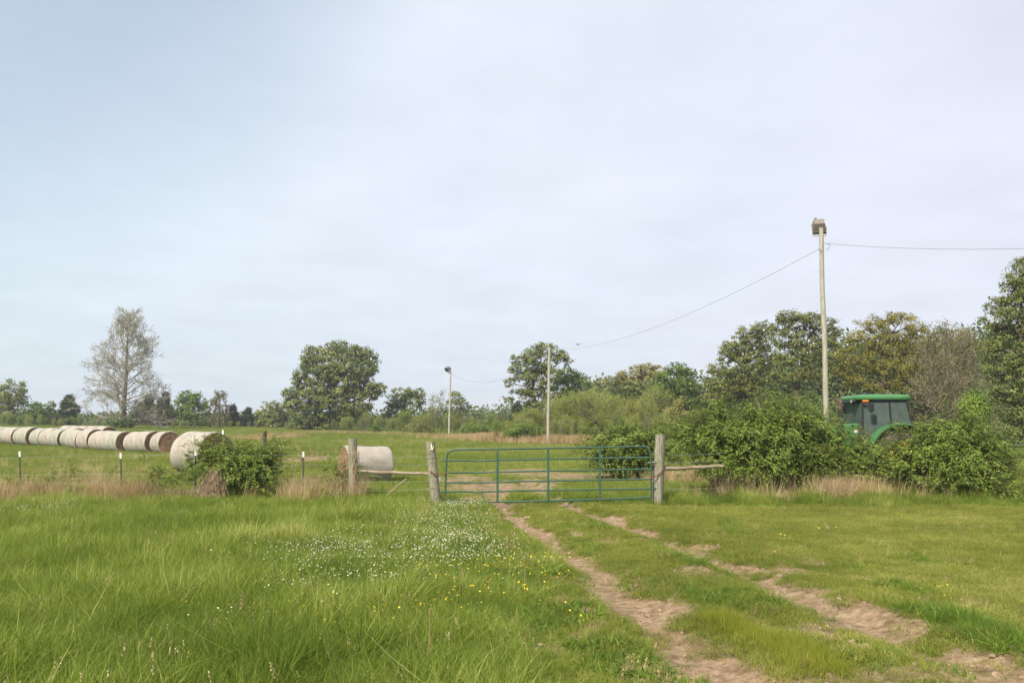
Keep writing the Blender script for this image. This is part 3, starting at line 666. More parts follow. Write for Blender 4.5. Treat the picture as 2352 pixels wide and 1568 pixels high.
for (bx, Y, h, lab) in [(2165,54,7.4,'grey leafless tree leaning left, nearest right of the golden oak'), (2205,56,8.2,'tall brown leafless tree between the golden oak and the right edge oak'),
                        (2240,58,8.0,'slim leafless tree touching the right edge oak'), (2130,60,6.8,'brown twiggy tree pressed against the golden oak'), (2185,62,7.2,'twiggy brown tree standing behind the leaning grey one')]:
    bare_tree('bare_tree', lab, bx, Y, h, .10, p3, 26, bark='bark_grey', leafm='brownwood', nleaf=3000, leaf=.13, spread=lambda t: .34*(1-.5*t), lowest=.18, group='leafless trees at the wood edge', lean=rng.uniform(-.6, .3))
bare_tree('dead_snag', 'small white dead snag beneath the brown cedars', 352, 138, 2.0, .09, dict(p2, lv=1), 6, bark='bark_pale', spread=lambda t: .5, lowest=.2)

# thicket of wispy young trees: a few grown once, then copied
def thicket_proto(i, leafm, h=4.2, nleaf=2600, dense=1.0):
    segs = []; tips = []; root = empty('young_tree', (0, 0, 0))
    par = dict(wob=.10, up=.05, kids=1, ang=(R(14), R(34)), sh=(.55, .8), rmin=.009, lv=2)
    for s_ in range(5):
        az = rng.uniform(0, 6.28); tl = rng.uniform(.05, .3)
        pts = curve_segs((rng.normal()*.2, rng.normal()*.2, -.1), (math.cos(az)*tl*h, math.sin(az)*tl*h, h*rng.uniform(.7, .95)), 6, .045, .012, .03, segs)
        for q in pts[2:]:
            for _ in range(2):
                a2 = rng.uniform(0, 6.28); grow(q, (math.cos(a2)*.6, math.sin(a2)*.6, 1), h*.22, .014, 2, segs, tips, par)
    A, B, ra, rb = zip(*segs); seg_mesh('stems', A, B, ra, rb, M['bark_pale'], root, n=3)
    tips = np.array(tips); c = tips[rng.integers(0, len(tips), nleaf)] + rng.normal(size=(nleaf, 3))*np.array([.28, .28, .3])
    lf = leaf_mesh('foliage', c, .15*rng.uniform(.6, 1.3, nleaf), np.clip(rng.normal(.5, .2, nleaf), 0, 1), M[leafm], root, flat=.5)
    return root
protos = [thicket_proto(0, 'willow', 4.2, 6000), thicket_proto(1, 'willow', 4.6, 6000), thicket_proto(2, 'yelgreen', 4.0, 5500), thicket_proto(3, 'brownwood', 3.8, 3200), thicket_proto(4, 'bush', 3.4, 6000)]
tl = ['wispy yellow green young tree in the thicket beyond the tan grass', 'taller wispy green young tree in the thicket beyond the tan grass', 'golden yellow young tree in the thicket beyond the tan grass',
      'half bare brownish young tree in the thicket beyond the tan grass', 'low fresh green bushy young tree in the thicket beyond the tan grass']
tspec = []
for vx in np.arange(1150, 1665, 12.0):
    for row in range(2):
        Yt = rng.uniform(77, 84) if row == 0 else rng.uniform(87, 96)
        top = (np.interp(vx, [1150, 1200, 1270, 1340, 1420, 1500, 1560, 1660], [972, 962, 935, 922, 918, 930, 950, 955]) if row else np.interp(vx, [1150, 1260, 1350, 1450, 1660], [985, 972, 966, 962, 968])) + rng.normal()*14
        tspec.append((vx+rng.normal()*6, Yt, top, rng.choice(5, p=[.34, .26, .14, .16, .10] if row else [.3, .16, .1, .24, .2])))
for vx in np.arange(770, 1160, 13.0):
    tspec.append((vx+rng.normal()*5, rng.uniform(112, 122), np.interp(vx, [770, 850, 960, 1040, 1160], [965, 952, 962, 958, 955])+rng.normal()*6, rng.choice(5, p=[.3, .2, .1, .25, .15])))
for vx in np.arange(0, 250, 15.0):
    tspec.append((vx+rng.normal()*5, rng.uniform(134, 139), np.interp(vx, [0, 60, 130, 250], [953, 950, 962, 955])+rng.normal()*5, rng.choice([0, 1, 2, 4])))
for vx in np.arange(395, 690, 22.0):
    tspec.append((vx+rng.normal()*5, rng.uniform(134, 138), 972+rng.normal()*4, rng.choice([0, 3, 2])))
used = [False]*5
ph = []
for pr in protos:
    co = np.array([v.co[2] for v in [c for c in pr.children if c.name.startswith('foliage')][0].data.vertices]); ph.append(float(np.percentile(co, 97)))
for vx, Yt, top, k in tspec:
    k = int(k); x = XG(vx, Yt, 985); z = gh(x, Yt); hh = P(vx, top, Yt)[2]-z
    o = protos[k] if not used[k] else copy_tree(protos[k])
    if not used[k]: tag(o, tl[k], 'young tree', 'young %s trees in the thicket' % ['yellow green', 'taller green', 'golden', 'half bare', 'bushy']['01234'.index(str(k))]); used[k] = True
    s_ = max(.25, hh/ph[k]); o.location = (x, Yt, z); o.rotation_euler = (0, 0, rng.uniform(0, 6.28)); o.scale = (s_*rng.uniform(.65, 1.0), s_*rng.uniform(.65, 1.0), s_)

# far-off woods that read as one mass
def wood_mass(name, label, pts, Y0, Y1, leaf, n, mt):
    """pts: (px, top py) skyline; leaf clumps fill a belt between Y0 and Y1"""
    pxs = np.array([p[0] for p in pts], float); tps = np.array([p[1] for p in pts], float)
    c = []; t = []
    nc = n
    for _ in range(nc):
        vx = rng.uniform(pxs[0], pxs[-1]); Yt = rng.uniform(Y0, Y1)
        ht = P(vx, np.interp(vx, pxs, tps) + 6*math.sin(vx*.21) + 5*math.sin(vx*.083+1), (Y0+Y1)/2)[2]
        x = (vx-CX)/F*Yt; z0 = gh(x, Yt); z = z0 + (ht-z0)*rng.uniform(0, 1)**.75
        k = 46; r_ = leaf*3.2
        c.append(np.clip(rng.normal(size=(k, 3)), -1.6, 1.6)*np.array([r_, r_, r_*.6]) + np.array([x, Yt, z])); t.append(np.clip(rng.normal(.4, .2)+rng.normal(size=k)*.15, 0, 1))
    c = np.concatenate(c); t = np.concatenate(t); keep = c[:, 2] > 0
    o = leaf_mesh(name, c[keep], leaf*rng.uniform(.7, 1.4, keep.sum()), t[keep], M[mt], None)
    return tag(o, label, 'woods', kind='stuff')
wood_mass('distant_woods', 'low distant tree line along the back of the field', [(-120,972),(100,968),(185,984),(230,974),(420,972),(600,974),(770,970),(960,962),(1100,955),(1200,952),(1330,948)], 165, 180, .7, 900, 'wood_far')
wood_mass('deep_woods', 'shaded woods behind the wood edge trees', [(1340,905),(1450,900),(1560,900),(1640,880),(1760,850),(1900,820),(1950,800),(2050,800),(2150,790),(2250,780),(2420,760)], 100, 112, .55, 1500, 'wood_far')
wood_mass('undergrowth', 'dark undergrowth below the oaks behind the tractor', [(1590,960),(1660,955),(1800,945),(1900,935),(2000,925),(2100,905),(2200,880),(2300,880),(2420,870)], 64, 74, .26, 1300, 'wood_far')

# shrubs standing along the thicket front
tree('shrub', 'round dark green shrub at the thicket foot left of the middle pole', 'shrub', 1205, 76, [(1205,985,34,16),(1190,995,26,12),(1225,995,24,12),(1170,998,16,8)], leaf=.17, mt='dkgreen', trunk=.06, dens=.9, tintbias=.15)
tree('shrub', 'small dark round shrub under the right side of the big oak', 'shrub', 858, 112, [(858,985,14,9)], leaf=.22, mt='dkgreen', trunk=.05)
tree('shrub', 'low dark shrub at the thicket foot left of the grey light pole', 'shrub', 955, 108, [(955,985,34,12),(985,990,20,9)], leaf=.22, mt='oak2', trunk=.06)
tree('shrub', 'low green shrub at the thicket foot between the two far poles', 'shrub', 1100, 98, [(1090,985,36,14),(1120,990,26,10)], leaf=.2, mt='dkgreen', trunk=.06, tintbias=.2)

# ------------------------------------------------------------------ near shrubs made of arching leafy shoots
def bush(name, label, cat, bx, Y, blobs, nsh, leaf=.05, mt='bush', shoot=.38, depth=.8, by=1130, group=None, stems=9, stemr=.03, per=11, arch=1.0, tall=None, surf=.5, droop=True, legs=None):
    x0 = XG(bx, Y, by); z0 = gh(x0, Y); root = empty(name, (x0, Y, z0), label, cat, group)
    B = []; vol = []
    for q in blobs:
        px, py, rx, ry = q[:4]; dY = q[4] if len(q) > 4 else rng.uniform(-.25, .25)*rx/F*Y
        B.append((P(px, py, Y+dY) - np.array([x0, Y, z0]), np.array([rx/F*Y, rx/F*Y*depth, ry/F*Y]))); vol.append((rx*ry)**1.0)
    vol = np.array(vol)/sum(vol); pick = rng.choice(len(B), nsh, p=vol)
    per_g = 12; ng_ = max(8, nsh//per_g); pg = rng.choice(len(B), ng_, p=vol); gi_ = rng.integers(0, ng_, nsh)
    C = np.array([b_[0] for b_ in B])[pg]; S = np.array([b_[1] for b_ in B])[pg]
    ug = rnd_unit(ng_); rg = rng.uniform(surf, 1.0, ng_)**.6
    gs = C + ug*S*rg[:, None]*.86
    gd = ug*np.array([1, 1, .6]) + np.array([0, 0, .55]) + rng.normal(size=(ng_, 3))*.4; gd /= np.linalg.norm(gd, axis=1, keepdims=True)
    gl = shoot*rng.uniform(.3, 2.0, ng_)*(.4 + rg)
    u = ug[gi_]; al = rng.random(nsh)
    st = gs[gi_] + gd[gi_]*(gl[gi_]*al)[:, None] - np.array([0, 0, 1])*(gl[gi_]*al*al*.25)[:, None] + rng.normal(size=(nsh, 3))*.045
    nz = noise(st[:, 0]*2, st[:, 2]*2, 1.2, 9)*.5+noise(st[:, 1]*2, st[:, 2]*2, .7, 5)*.35   # lumps and hollows
    st = st + u*(np.clip(nz, -1.2, 1.2)[:, None]*.22)
    d = gd[gi_]*.8 + np.array([0, 0, .1]) + rng.normal(size=(nsh, 3))*.5
    d /= np.linalg.norm(d, axis=1, keepdims=True)
    ln = shoot*rng.uniform(.35, .95, nsh)
    ok = st[:, 2] > .03; st, d, ln, nz = st[ok], d[ok], ln[ok], nz[ok]; nsh = len(st)
    cen = []; dirs = []; tin = []; A = []; Bp = []; nr = []
    bt = np.clip(rng.normal(.42, .16, nsh), 0, 1)
    prev = st
    for k in range(per):
        t = (k+1)/per
        p = st + d*(ln*t)[:, None] + np.array([0, 0, -1])*(arch*.45*ln*t*t)[:, None]
        side = rnd_unit(nsh); side[:, 2] = side[:, 2]*.5 + .25
        nr.append(u[ok]*.55 + np.array([0, 0, .55])); cen.append(p + side*leaf*.55); dirs.append(side + d*.6); tin.append(bt + .30*t + rng.normal(size=nsh)*.12 - .1)
        if k % 4 == 3: A.append(prev); Bp.append(p); prev = p
    nr = np.concatenate(nr); cen = np.concatenate(cen); dirs = np.concatenate(dirs); tin = np.concatenate(tin)
    kp = cen[:, 2] > 0.01
    leaf_mesh('foliage', cen[kp], leaf*rng.uniform(.7, 1.35, kp.sum()), tin[kp], M[mt], root, aspect=.42, dirs=dirs[kp], flat=1.0, nrms=nr[kp])
    A = np.concatenate(A); Bp = np.concatenate(Bp); n_ = len(A)
    segs = [(a, b_, .0035*Y/20, .002*Y/20) for a, b_ in zip(A, Bp)]
    for k in range(stems):
        b_ = B[k % len(B)]; tgt = b_[0] + rnd_unit(1)[0]*b_[1]*.6
        foot = np.array([tgt[0]*.45 + rng.normal()*.18, tgt[1]*.35 + rng.normal()*.15, -.05]) if legs is None else np.array([legs*rng.uniform(-1, 1), rng.normal()*.2, -.05])
        pts = curve_segs(foot, tgt, 6, stemr*rng.uniform(.6, 1.2), stemr*.3, .1, segs)
        for q in pts[2:]:
            for _ in range(2):
                curve_segs(q, q + rnd_unit(1)[0]*b_[1]*.55 + np.array([0, 0, .1]), 3, stemr*.3, stemr*.1, .1, segs)
    A, Bb, ra, rb = zip(*segs); seg_mesh('stems', A, Bb, ra, rb, M['stem'], root, n=4)
    return root
bush('privet_bush', 'largest dense bush right of the gate, hiding the front of the tractor', 'bush', 1740, 22.3,
     [(1755,972,62,42),(1700,982,70,42),(1815,976,58,42),(1630,990,66,42),(1580,1010,52,34),(1870,1005,56,50),(1760,1020,120,60),(1660,1045,80,50),(1840,1060,70,50),(1750,1072,90,38),(1705,1098,40,22,-.4)], 13500, leaf=.050, stems=46, stemr=.028)
bush('privet_bush', 'lower bush in front of the tractor cab and wheels', 'bush', 1975, 22.4,
     [(1935,1052,58,36),(2000,1056,60,34),(1960,1088,70,36),(2030,1068,34,34),(1915,1100,50,32),(2000,1108,60,24)], 5200, leaf=.048, stems=14, stemr=.022, surf=.35)
bush('privet_bush', 'rounded bush at the far right, covering the tractor rear wheel', 'bush', 2190, 21.6,
     [(2182,1012,78,42),(2118,1048,52,40),(2228,1042,70,50),(2180,1075,110,52),(2120,1090,62,42),(2230,1110,62,40,-.5),(2270,1080,40,34)], 10500, leaf=.050, stems=14, stemr=.026)
bush('privet_bush', 'bush seen through the right end of the gate, farther back in the field', 'bush', 1440, 30,
     [(1430,1030,62,38),(1390,1045,44,34),(1480,1035,52,44),(1520,1030,40,44),(1440,1060,74,32),(1375,1010,20,16)], 6500, leaf=.062, stems=10, stemr=.03, shoot=.42)
bush('fence_bush', 'leafy bush over dry brown stalks on the left fence line', 'bush', 505, 20.6,
     [(482,1052,30,20),(530,1058,56,28),(590,1054,46,30),(485,1072,30,18),(545,1082,56,32),(590,1085,34,28),(560,1110,26,24,-.2),(622,1050,16,14)], 4600, leaf=.042, stems=10, stemr=.014, shoot=.28, by=1150)
# straggling brambles along the fence
for bx, Y, bl, ns, lab in [
    (365, 20.3, [(355,1085,36,16),(385,1100,32,18),(335,1110,24,14)], 300, 'bramble with arching shoots just left of the fence bush'),
    (60, 20.2, [(70,1125,44,14),(30,1135,28,10),(110,1110,30,12)], 200, 'low bramble at the foot of the farthest left steel post'),
    (215, 20.2, [(215,1120,40,14),(170,1125,30,12)], 150, 'thin bramble between the two left steel posts'),
    (772, 20.0, [(772,1110,28,22),(755,1135,36,18),(790,1095,16,12)], 420, 'bramble growing against the dark striped wooden post left of the gate'),
    (655, 20.4, [(640,1110,36,18),(680,1130,26,14)], 180, 'thin bramble between fence bush and steel post'),
    (2330, 20.6, [(2325,1110,30,20),(2350,1130,30,18),(2300,1125,20,14)], 300, 'bramble spilling out right of the far right bush')]:
    bush('bramble', lab, 'bramble', bx, Y, bl, ns, leaf=.045, mt='bramble', stems=10, stemr=.006, shoot=.34, by=1145, group='brambles along the fence', surf=.1, per=11)
# dead stalks under the fence bush
def stalks(name, label, bx, by, Y, n, h, sp, matn, cat='dead stalks', lean=.5, top=None):
    x0 = XG(bx, Y, by); z0 = gh(x0, Y); segs = []
    for _ in range(n):
        a = rng.uniform(0, 6.28); r0 = sp*rng.uniform(0, 1)**.5
        foot = np.array([math.cos(a)*r0, math.sin(a)*r0*.6, 0]); tp = foot*(1-lean) + np.array([rng.normal()*.08 + (top or 0), rng.normal()*.06, h*rng.uniform(.5, 1.05)])
        curve_segs(foot, tp, 4, rng.uniform(.003, .009), .002, .13, segs)
    A, B, ra, rb = zip(*segs); o = seg_mesh(name, A, B, ra, rb, M[matn], None, n=3); o.location = (x0, Y, z0); tag(o, label, cat); return o
stalks('dead_stalks', 'sheaf of dry brown stalks hanging below the fence bush', 478, 1160, 19.9, 330, .8, .5, 'deadstem', top=.12, lean=.7)
stalks('dead_stalks', 'tangle of dry stalks around the steel post right of the fence bush', 705, 1140, 20.2, 200, .65, .45, 'deadstem', lean=.1)
stalks('dead_stalks', 'dry stalk tangle under the left part of the fence bush', 400, 1150, 20.1, 260, .4, .75, 'deadstem', lean=-.3)
stalks('dead_stalks', 'dry brown stalk heap under the bush in front of the tractor', 1925, 1140, 20.6, 420, .55, .7, 'deadstem', lean=.3)
stalks('dead_stalks', 'bare sticks leaning out from the foot of the largest bush', 1690, 1130, 20.4, 90, .8, .7, 'stem', lean=-.2)

# ------------------------------------------------------------------ grass and flowers
def blades(n, spread, h, hv, lean, wd, curl=.5, segs=3, base=(0, 0)):
    a = rng.uniform(0, 6.28, n); r0 = spread*np.sqrt(rng.random(n))
    bx_, by_ = base[0] + np.cos(a)*r0, base[1] + np.sin(a)*r0
    H = h*(1 + hv*rng.uniform(-1, .8, n)); az = rng.uniform(0, 6.28, n); le = np.abs(rng.normal(0, lean, n)) + .03
    fa = rng.uniform(0, 6.28, n); w_ = wd*rng.uniform(.6, 1.3, n)
    ts = np.linspace(0, 1, segs+1); V = np.zeros((n, 2*segs+1, 3)); 
    for k, t in enumerate(ts):
        off = H*(le*t + curl*le*t*t*1.4); z = H*t*np.sqrt(np.clip(1-(le*t*.8)**2, .15, 1))
        px_, py_ = bx_ + np.cos(az)*off, by_ + np.sin(az)*off
        ww = w_*(1-.85*t**1.4)*.5
        if k < segs:
            V[:, 2*k] = np.stack([px_ - np.cos(fa)*ww, py_ - np.sin(fa)*ww, z], 1); V[:, 2*k+1] = np.stack([px_ + np.cos(fa)*ww, py_ + np.sin(fa)*ww, z], 1)
        else: V[:, 2*k] = np.stack([px_, py_, z], 1)
    F_ = []
    for k in range(segs-1): F_.append([2*k, 2*k+1, 2*k+3, 2*k+2])
    m_ = 2*segs+1; q = (np.arange(n)*m_)[:, None, None] + np.array(F_)[None]
    tri = (np.arange(n)*m_)[:, None] + np.array([2*segs-2, 2*segs-1, 2*segs])[None]
    return V.reshape(-1, 3), [list(x) for x in q.reshape(-1, 4)] + [list(x) for x in tri]
def proto(name, parts, mats, bl=7):
    """parts: list of (verts, faces, material index)"""
    V = []; F_ = []; mi = []; bt = []
    for v, f, k in parts:
        nb_ = max(1, len(v)//7); tb = rng.normal(0, .2, len(v)); bt += [float(tb[(q[0]//bl) % len(v)]) for q in f]
        n = len(V); V += [tuple(a) for a in v]; F_ += [[i+n for i in q] for q in f]; mi += [k]*len(f)
    me = bpy.data.meshes.new(name); me.from_pydata([tuple(map(float, a)) for a in V], [], F_)
    for m_ in mats: me.materials.append(m_)
    me.polygons.foreach_set('material_index', mi); me.update()
    vv = np.array(V); key = np.zeros(len(F_)); 
    if bt:
        a_ = me.attributes.new('bt', 'FLOAT', 'FACE'); a_.data.foreach_set('value', np.array(bt, np.float32))
    return bpy.data.objects.new(name, me)
def scatter(name, label, cat, pts, protos_, scale, tint, tilt=.2, idx=None, sz=None):
    n = len(pts); me = bpy.data.meshes.new(name); me.vertices.add(n); me.vertices.foreach_set('co', pts.astype(np.float32).ravel())
    def at(nm, ty, arr):
        a = me.attributes.new(nm, ty, 'POINT'); a.data.foreach_set('vector' if ty == 'FLOAT_VECTOR' else 'value', arr.ravel())
    rot = np.stack([rng.normal(size=n)*tilt, rng.normal(size=n)*tilt, rng.uniform(0, 6.28, n)], 1).astype(np.float32)
    szz = scale if sz is None else sz
    at('rot', 'FLOAT_VECTOR', rot); at('scl', 'FLOAT_VECTOR', np.stack([scale, scale, szz], 1).astype(np.float32))
    at('idx', 'INT', (rng.integers(0, len(protos_), n) if idx is None else idx).astype(np.int32)); at('tint', 'FLOAT', np.clip(tint, 0, 1).astype(np.float32))
    o = bpy.data.objects.new(name, me); COL.objects.link(o); tag(o, label, cat, kind='stuff')
    ng = bpy.data.node_groups.new('scatter_'+name, 'GeometryNodeTree')
    ng.interface.new_socket('Geometry', in_out='INPUT', socket_type='NodeSocketGeometry'); ng.interface.new_socket('Geometry', in_out='OUTPUT', socket_type='NodeSocketGeometry')
    gi = ng.nodes.new('NodeGroupInput'); gout = ng.nodes.new('NodeGroupOutput'); ip = ng.nodes.new('GeometryNodeInstanceOnPoints'); jn = ng.nodes.new('GeometryNodeJoinGeometry')
    for p in reversed(protos_):
        oi = ng.nodes.new('GeometryNodeObjectInfo'); oi.inputs['Object'].default_value = p; oi.transform_space = 'ORIGINAL'
        g2 = ng.nodes.new('GeometryNodeGeometryToInstance'); ng.links.new(oi.outputs['Geometry'], g2.inputs[0]); ng.links.new(g2.outputs[0], jn.inputs[0])
    def na_(nm, ty):
        a = ng.nodes.new('GeometryNodeInputNamedAttribute'); a.data_type = ty; a.inputs['Name'].default_value = nm; return a.outputs['Attribute']
    ng.links.new(gi.outputs[0], ip.inputs['Points']); ng.links.new(jn.outputs[0], ip.inputs['Instance']); ip.inputs['Pick Instance'].default_value = True
    ng.links.new(na_('idx', 'INT'), ip.inputs['Instance Index'])
    er = ng.nodes.new('FunctionNodeEulerToRotation'); ng.links.new(na_('rot', 'FLOAT_VECTOR'), er.inputs[0]); ng.links.new(er.outputs[0], ip.inputs['Rotation'])
    ng.links.new(na_('scl', 'FLOAT_VECTOR'), ip.inputs['Scale']); ng.links.new(ip.outputs[0], gout.inputs[0])
    md = o.modifiers.new('scatter', 'NODES'); md.node_group = ng
    return o
def field_pts(n, y0, y1, margin=1.15, power=1.0, x0=None, x1=None):
    """random points over the ground the camera overlooks, plus a margin"""
    y = y0 + (y1-y0)*rng.random(n)**power; hw = (CX/F*margin)*y + 1.0
    x = rng.uniform(-1, 1, n)*hw
    k = np.ones(n, bool)
    if x0 is not None: k &= x > x0
    if x1 is not None: k &= x < x1
    return x[k], y[k]
def vx_of(x, y): return CX + F*x/(y*.995)
def fin(x, y): return np.stack([x, y, ground_h(x, y)-.01], 1)

T_tall = [proto('grass_tuft', [(*blades(30, .10, .22, .55, .4, .0085, curl=.8), 0), (*blades(7, .08, .33, .3, .25, .006), 0), (*blades(10, .08, .12, .5, .9, .014, curl=.6), 0)], [M['g_tall']]) for _ in range(5)]
def seed_stalk():
    v, f = blades(5, .05, .40, .2, .2, .004, curl=.35); V = [tuple(a) for a in v]; F_ = [list(q) for q in f]
    for k in range(5):
        tx, ty, tz = v[k*7+6]
        for j in range(9):
            a = rng.uniform(0, 6.28); zz = tz - j*.008; n = len(V); V += [(tx, ty, zz), (tx+math.cos(a)*.012, ty+math.sin(a)*.012, zz+.008), (tx+math.cos(a+.6)*.010, ty+math.sin(a+.6)*.010, zz-.004)]; F_.append([n, n+1, n+2])
    return proto('seed_stalks', [(V, F_, 0)], [M['g_dry']])
T_seed = [seed_stalk() for _ in range(3)]
T_wild = [proto('grass_tuft', [(*blades(44, .12, .17, .6, .6, .006, curl=.9), 0)], [M['g_tall']]) for _ in range(4)]
T_lawn = [proto('lawn_patch', [(*blades(90, .16, .045, .6, .9, .005, curl=.6, segs=2), 0)], [M['g_lawn']], 5) for _ in range(5)]
T_field = [proto('field_patch', [(*blades(70, .38, .20, .6, .5, .016, curl=.6, segs=2), 0)], [M['g_field']], 5) for _ in range(5)]
T_dry = [proto('dry_tuft', [(*blades(40, .14, .50, .5, .22, .006, curl=.4), 0), (*blades(8, .1, .75, .2, .12, .005), 0)], [M['g_dry']]) for _ in range(4)]
T_dryfar = [proto('dry_clump', [(*blades(46, .5, .75, .35, .12, .03, curl=.3, segs=2), 0)], [M['g_dry']]) for _ in range(4)]
T_weed = []
for _ in range(4):   # low broad-leaved weeds
    v, f = blades(26, .09, .07, .5, 1.2, .02, curl=.4, segs=2); T_weed.append(proto('weed', [(v, f, 0)], [M['g_dark']]))
T_dark = [proto('grass_tuft', [(*blades(26, .09, .12, .5, .8, .010, curl=.7), 0)], [M['g_dark']]) for _ in range(4)]
T_olive = [proto('grass_tuft', [(*blades(70, .12, .13, .5, .35, .0035, curl=.4), 0)], [M['g_olive']]) for _ in range(4)]
def flower(nf, hs, rad, matp, sp=.1, petals=5, cup=.3):
    V = []; F_ = []; parts = []
    vs_, fs_ = [], []
    ps, pf = [], []
    for _ in range(nf):
        x, y = rng.normal(size=2)*sp; h = hs*rng.uniform(.7, 1.15); lx, ly = rng.normal(size=2)*.03
        n0 = len(vs_); vs_ += [(x-.001, y, 0), (x+.001, y, 0), (x+lx+.001, y+ly, h), (x+lx-.001, y+ly, h)]; fs_.append([n0, n0+1, n0+2, n0+3])
        n0 = len(ps); ps.append((x+lx, y+ly, h)); tx, ty = rng.normal(size=2)*.25
        for k in range(petals*2):
            a = math.pi*k/petals; rr = rad*(1 if k % 2 == 0 else .62); ps.append((x+lx+rr*math.cos(a), y+ly+rr*math.sin(a), h + rad*cup*(1 if k % 2 == 0 else .4) + rr*(math.cos(a)*tx + math.sin(a)*ty)))
        for k in range(petals*2): pf.append([n0, n0+1+k, n0+1+(k+1) % (petals*2)])
    return [(vs_, fs_, 0), (ps, pf, 1)]
T_white = [proto('white_flowers', flower(7, .20, .0085, 'petal_w', .09), [M['g_tall'], M['petal_w']]) for _ in range(4)]
T_yellow = [proto('yellow_flowers', flower(2, .17, .0105, 'petal_y', .07, 5, .6), [M['g_tall'], M['petal_y']]) for _ in range(3)]

def side(x, y): return rutx(y) - x     # metres left of the left rut
# meadow left of the track, near the camera
x, y = field_pts(30000, 3.6, 20.6, 1.1, .62)
s = side(x, y); dm = dirt(x, y); tall = smooth(1.0, 3.0, s + noise(x, y, 1.2, 2)*.4)
k = (s > .35) & (rng.random(len(x)) > dm*1.1) & (rng.random(len(x)) < .25+tall) & ~((y > 18.7 + .3*noise(x, y, 1.0, 34)) & (x < -4.4) & (rng.random(len(x)) < .85)) & (noise(x, y, .45, 35) > -1.05)
x, y, tall = x[k], y[k], tall[k]
lump = noise(x, y, 1.1, 11); fine_ = noise(x, y, .35, 12)
sc = (.36 + .46*tall)*(1 + .38*lump + .22*fine_)*rng.uniform(.75, 1.25, len(x))
scatter('meadow_grass', 'long green meadow grass left of the track', 'grass', fin(x, y), T_tall, np.clip(sc, .3, 1.7), .40 + .2*lump + .16*noise(x, y, 2.0, 41) + .16*rng.normal(size=len(x)) + .1*smooth(8, 18, y))
x, y = field_pts(34000, 3.6, 20.8, 1.1, .62)
s = side(x, y); dm = dirt(x, y)
k = (s > .25) & (rng.random(len(x)) > dm)
x, y = x[k], y[k]; lump = noise(x, y, .9, 13); s = s[k]
xq, yq = field_pts(260, 4, 20, 1.05, .7); kq = side(xq, yq) > .9; xq, yq = xq[kq], yq[kq]
scatter('seed_stalks', 'thin pale seed stalks standing above the meadow grass', 'grass', fin(xq, yq), T_seed, rng.uniform(.6, 1.15, len(xq)), .4+.3*rng.normal(size=len(xq)))
scatter('undergrass', 'matted shorter grass among the long meadow blades', 'grass', fin(x, y), T_wild, np.clip((.45+.5*smooth(.5, 2.5, s))*(1+.3*lump), .35, 1.5), .42 + .15*lump + .17*rng.normal(size=len(x)))
# mown lawn right of and between the ruts, with bare soil left open
x, y = field_pts(90000, 3.4, 19.6, 1.12, .7)
s = side(x, y); dm = dirt(x, y); k = (s < 2.2) & (rng.random(len(x)) > dm*1.02)
x, y, dm = x[k], y[k], dm[k]; lump = noise(x, y, 2.2, 14); f2 = noise(x, y, .5, 15)
scl = rng.uniform(.5, 1.05, len(x))*(1+.35*np.maximum(f2, 0))
btw = (x > rutx(y)-.8) & (x < rutx2(y)+1.0)
scatter('lawn_grass', 'short mown grass right of and between the wheel ruts', 'grass', fin(x, y), T_lawn, scl, .40 + .16*lump + .12*f2 + .2*rng.normal(size=len(x)) - .14*btw, tilt=.1, sz=scl*(.85+.15*btw))
x, y = field_pts(16000, 3.4, 16, 1.12, .75)
s = side(x, y); dm = dirt(x, y); pt = noise(x, y, .8, 16); k = (s < 2.6) & (pt > .35) & (rng.random(len(x)) > dm*.75) & (x < rutx2(y)+2.2 + .8*noise(x, y, 1.5, 1))
x, y = x[k], y[k]
scatter('coarse_grass', 'coarse darker grass tufts around the ruts', 'grass', fin(x, y), T_dark, rng.uniform(.35, .95, len(x)), .5 + .25*rng.normal(size=len(x)))
def band(pxl, wid, n):
    pts = gp(pxl); out = []
    for _ in range(n):
        k = rng.integers(0, len(pts)-1); t = rng.random(); a, b_ = np.array(pts[k]), np.array(pts[k+1]); q = a + (b_-a)*t + rng.normal(size=2)*wid; out.append(q)
    out = np.array(out); return out[:, 0], out[:, 1]
x, y = band([(1650,1425),(1700,1450),(1770,1480),(1850,1510),(1880,1550)], .10, 330)
scatter('olive_grass', 'fine olive grass ridge between the ruts near the camera', 'grass', fin(x, y), T_olive, rng.uniform(.45, .9, len(x)), .5+.25*rng.normal(size=len(x)))
x, y = band([(2120,1405),(2200,1435),(2290,1470),(2400,1505)], .13, 380)
scatter('verge_grass', 'dark green coarse grass along the right edge of the right rut', 'grass', fin(x, y), T_dark, rng.uniform(.5, 1.1, len(x)), .4+.2*rng.normal(size=len(x)))
x, y = field_pts(3600, 3.6, 19, 1.1, .8); k = (noise(x, y, .6, 44) > .1) & (side(x, y) < 4)
x, y = x[k], y[k]
scatter('dead_thatch', 'flattened bits of dead straw lying in the grass', 'grass', fin(x, y), T_dry, rng.uniform(.10, .26, len(x)), .45+.25*rng.normal(size=len(x)), tilt=.75)
# low weeds with reddish patches in the lower middle
x, y = field_pts(9000, 4, 13, 1.1, .8); s = side(x, y); k = (s > .3) & (noise(x, y, .7, 19) > .2); x, y = x[k], y[k]
scatter('weeds', 'low broad leaved weeds among the grass', 'weeds', fin(x, y), T_weed, rng.uniform(.5, 1.3, len(x)), .4+.3*rng.normal(size=len(x)))
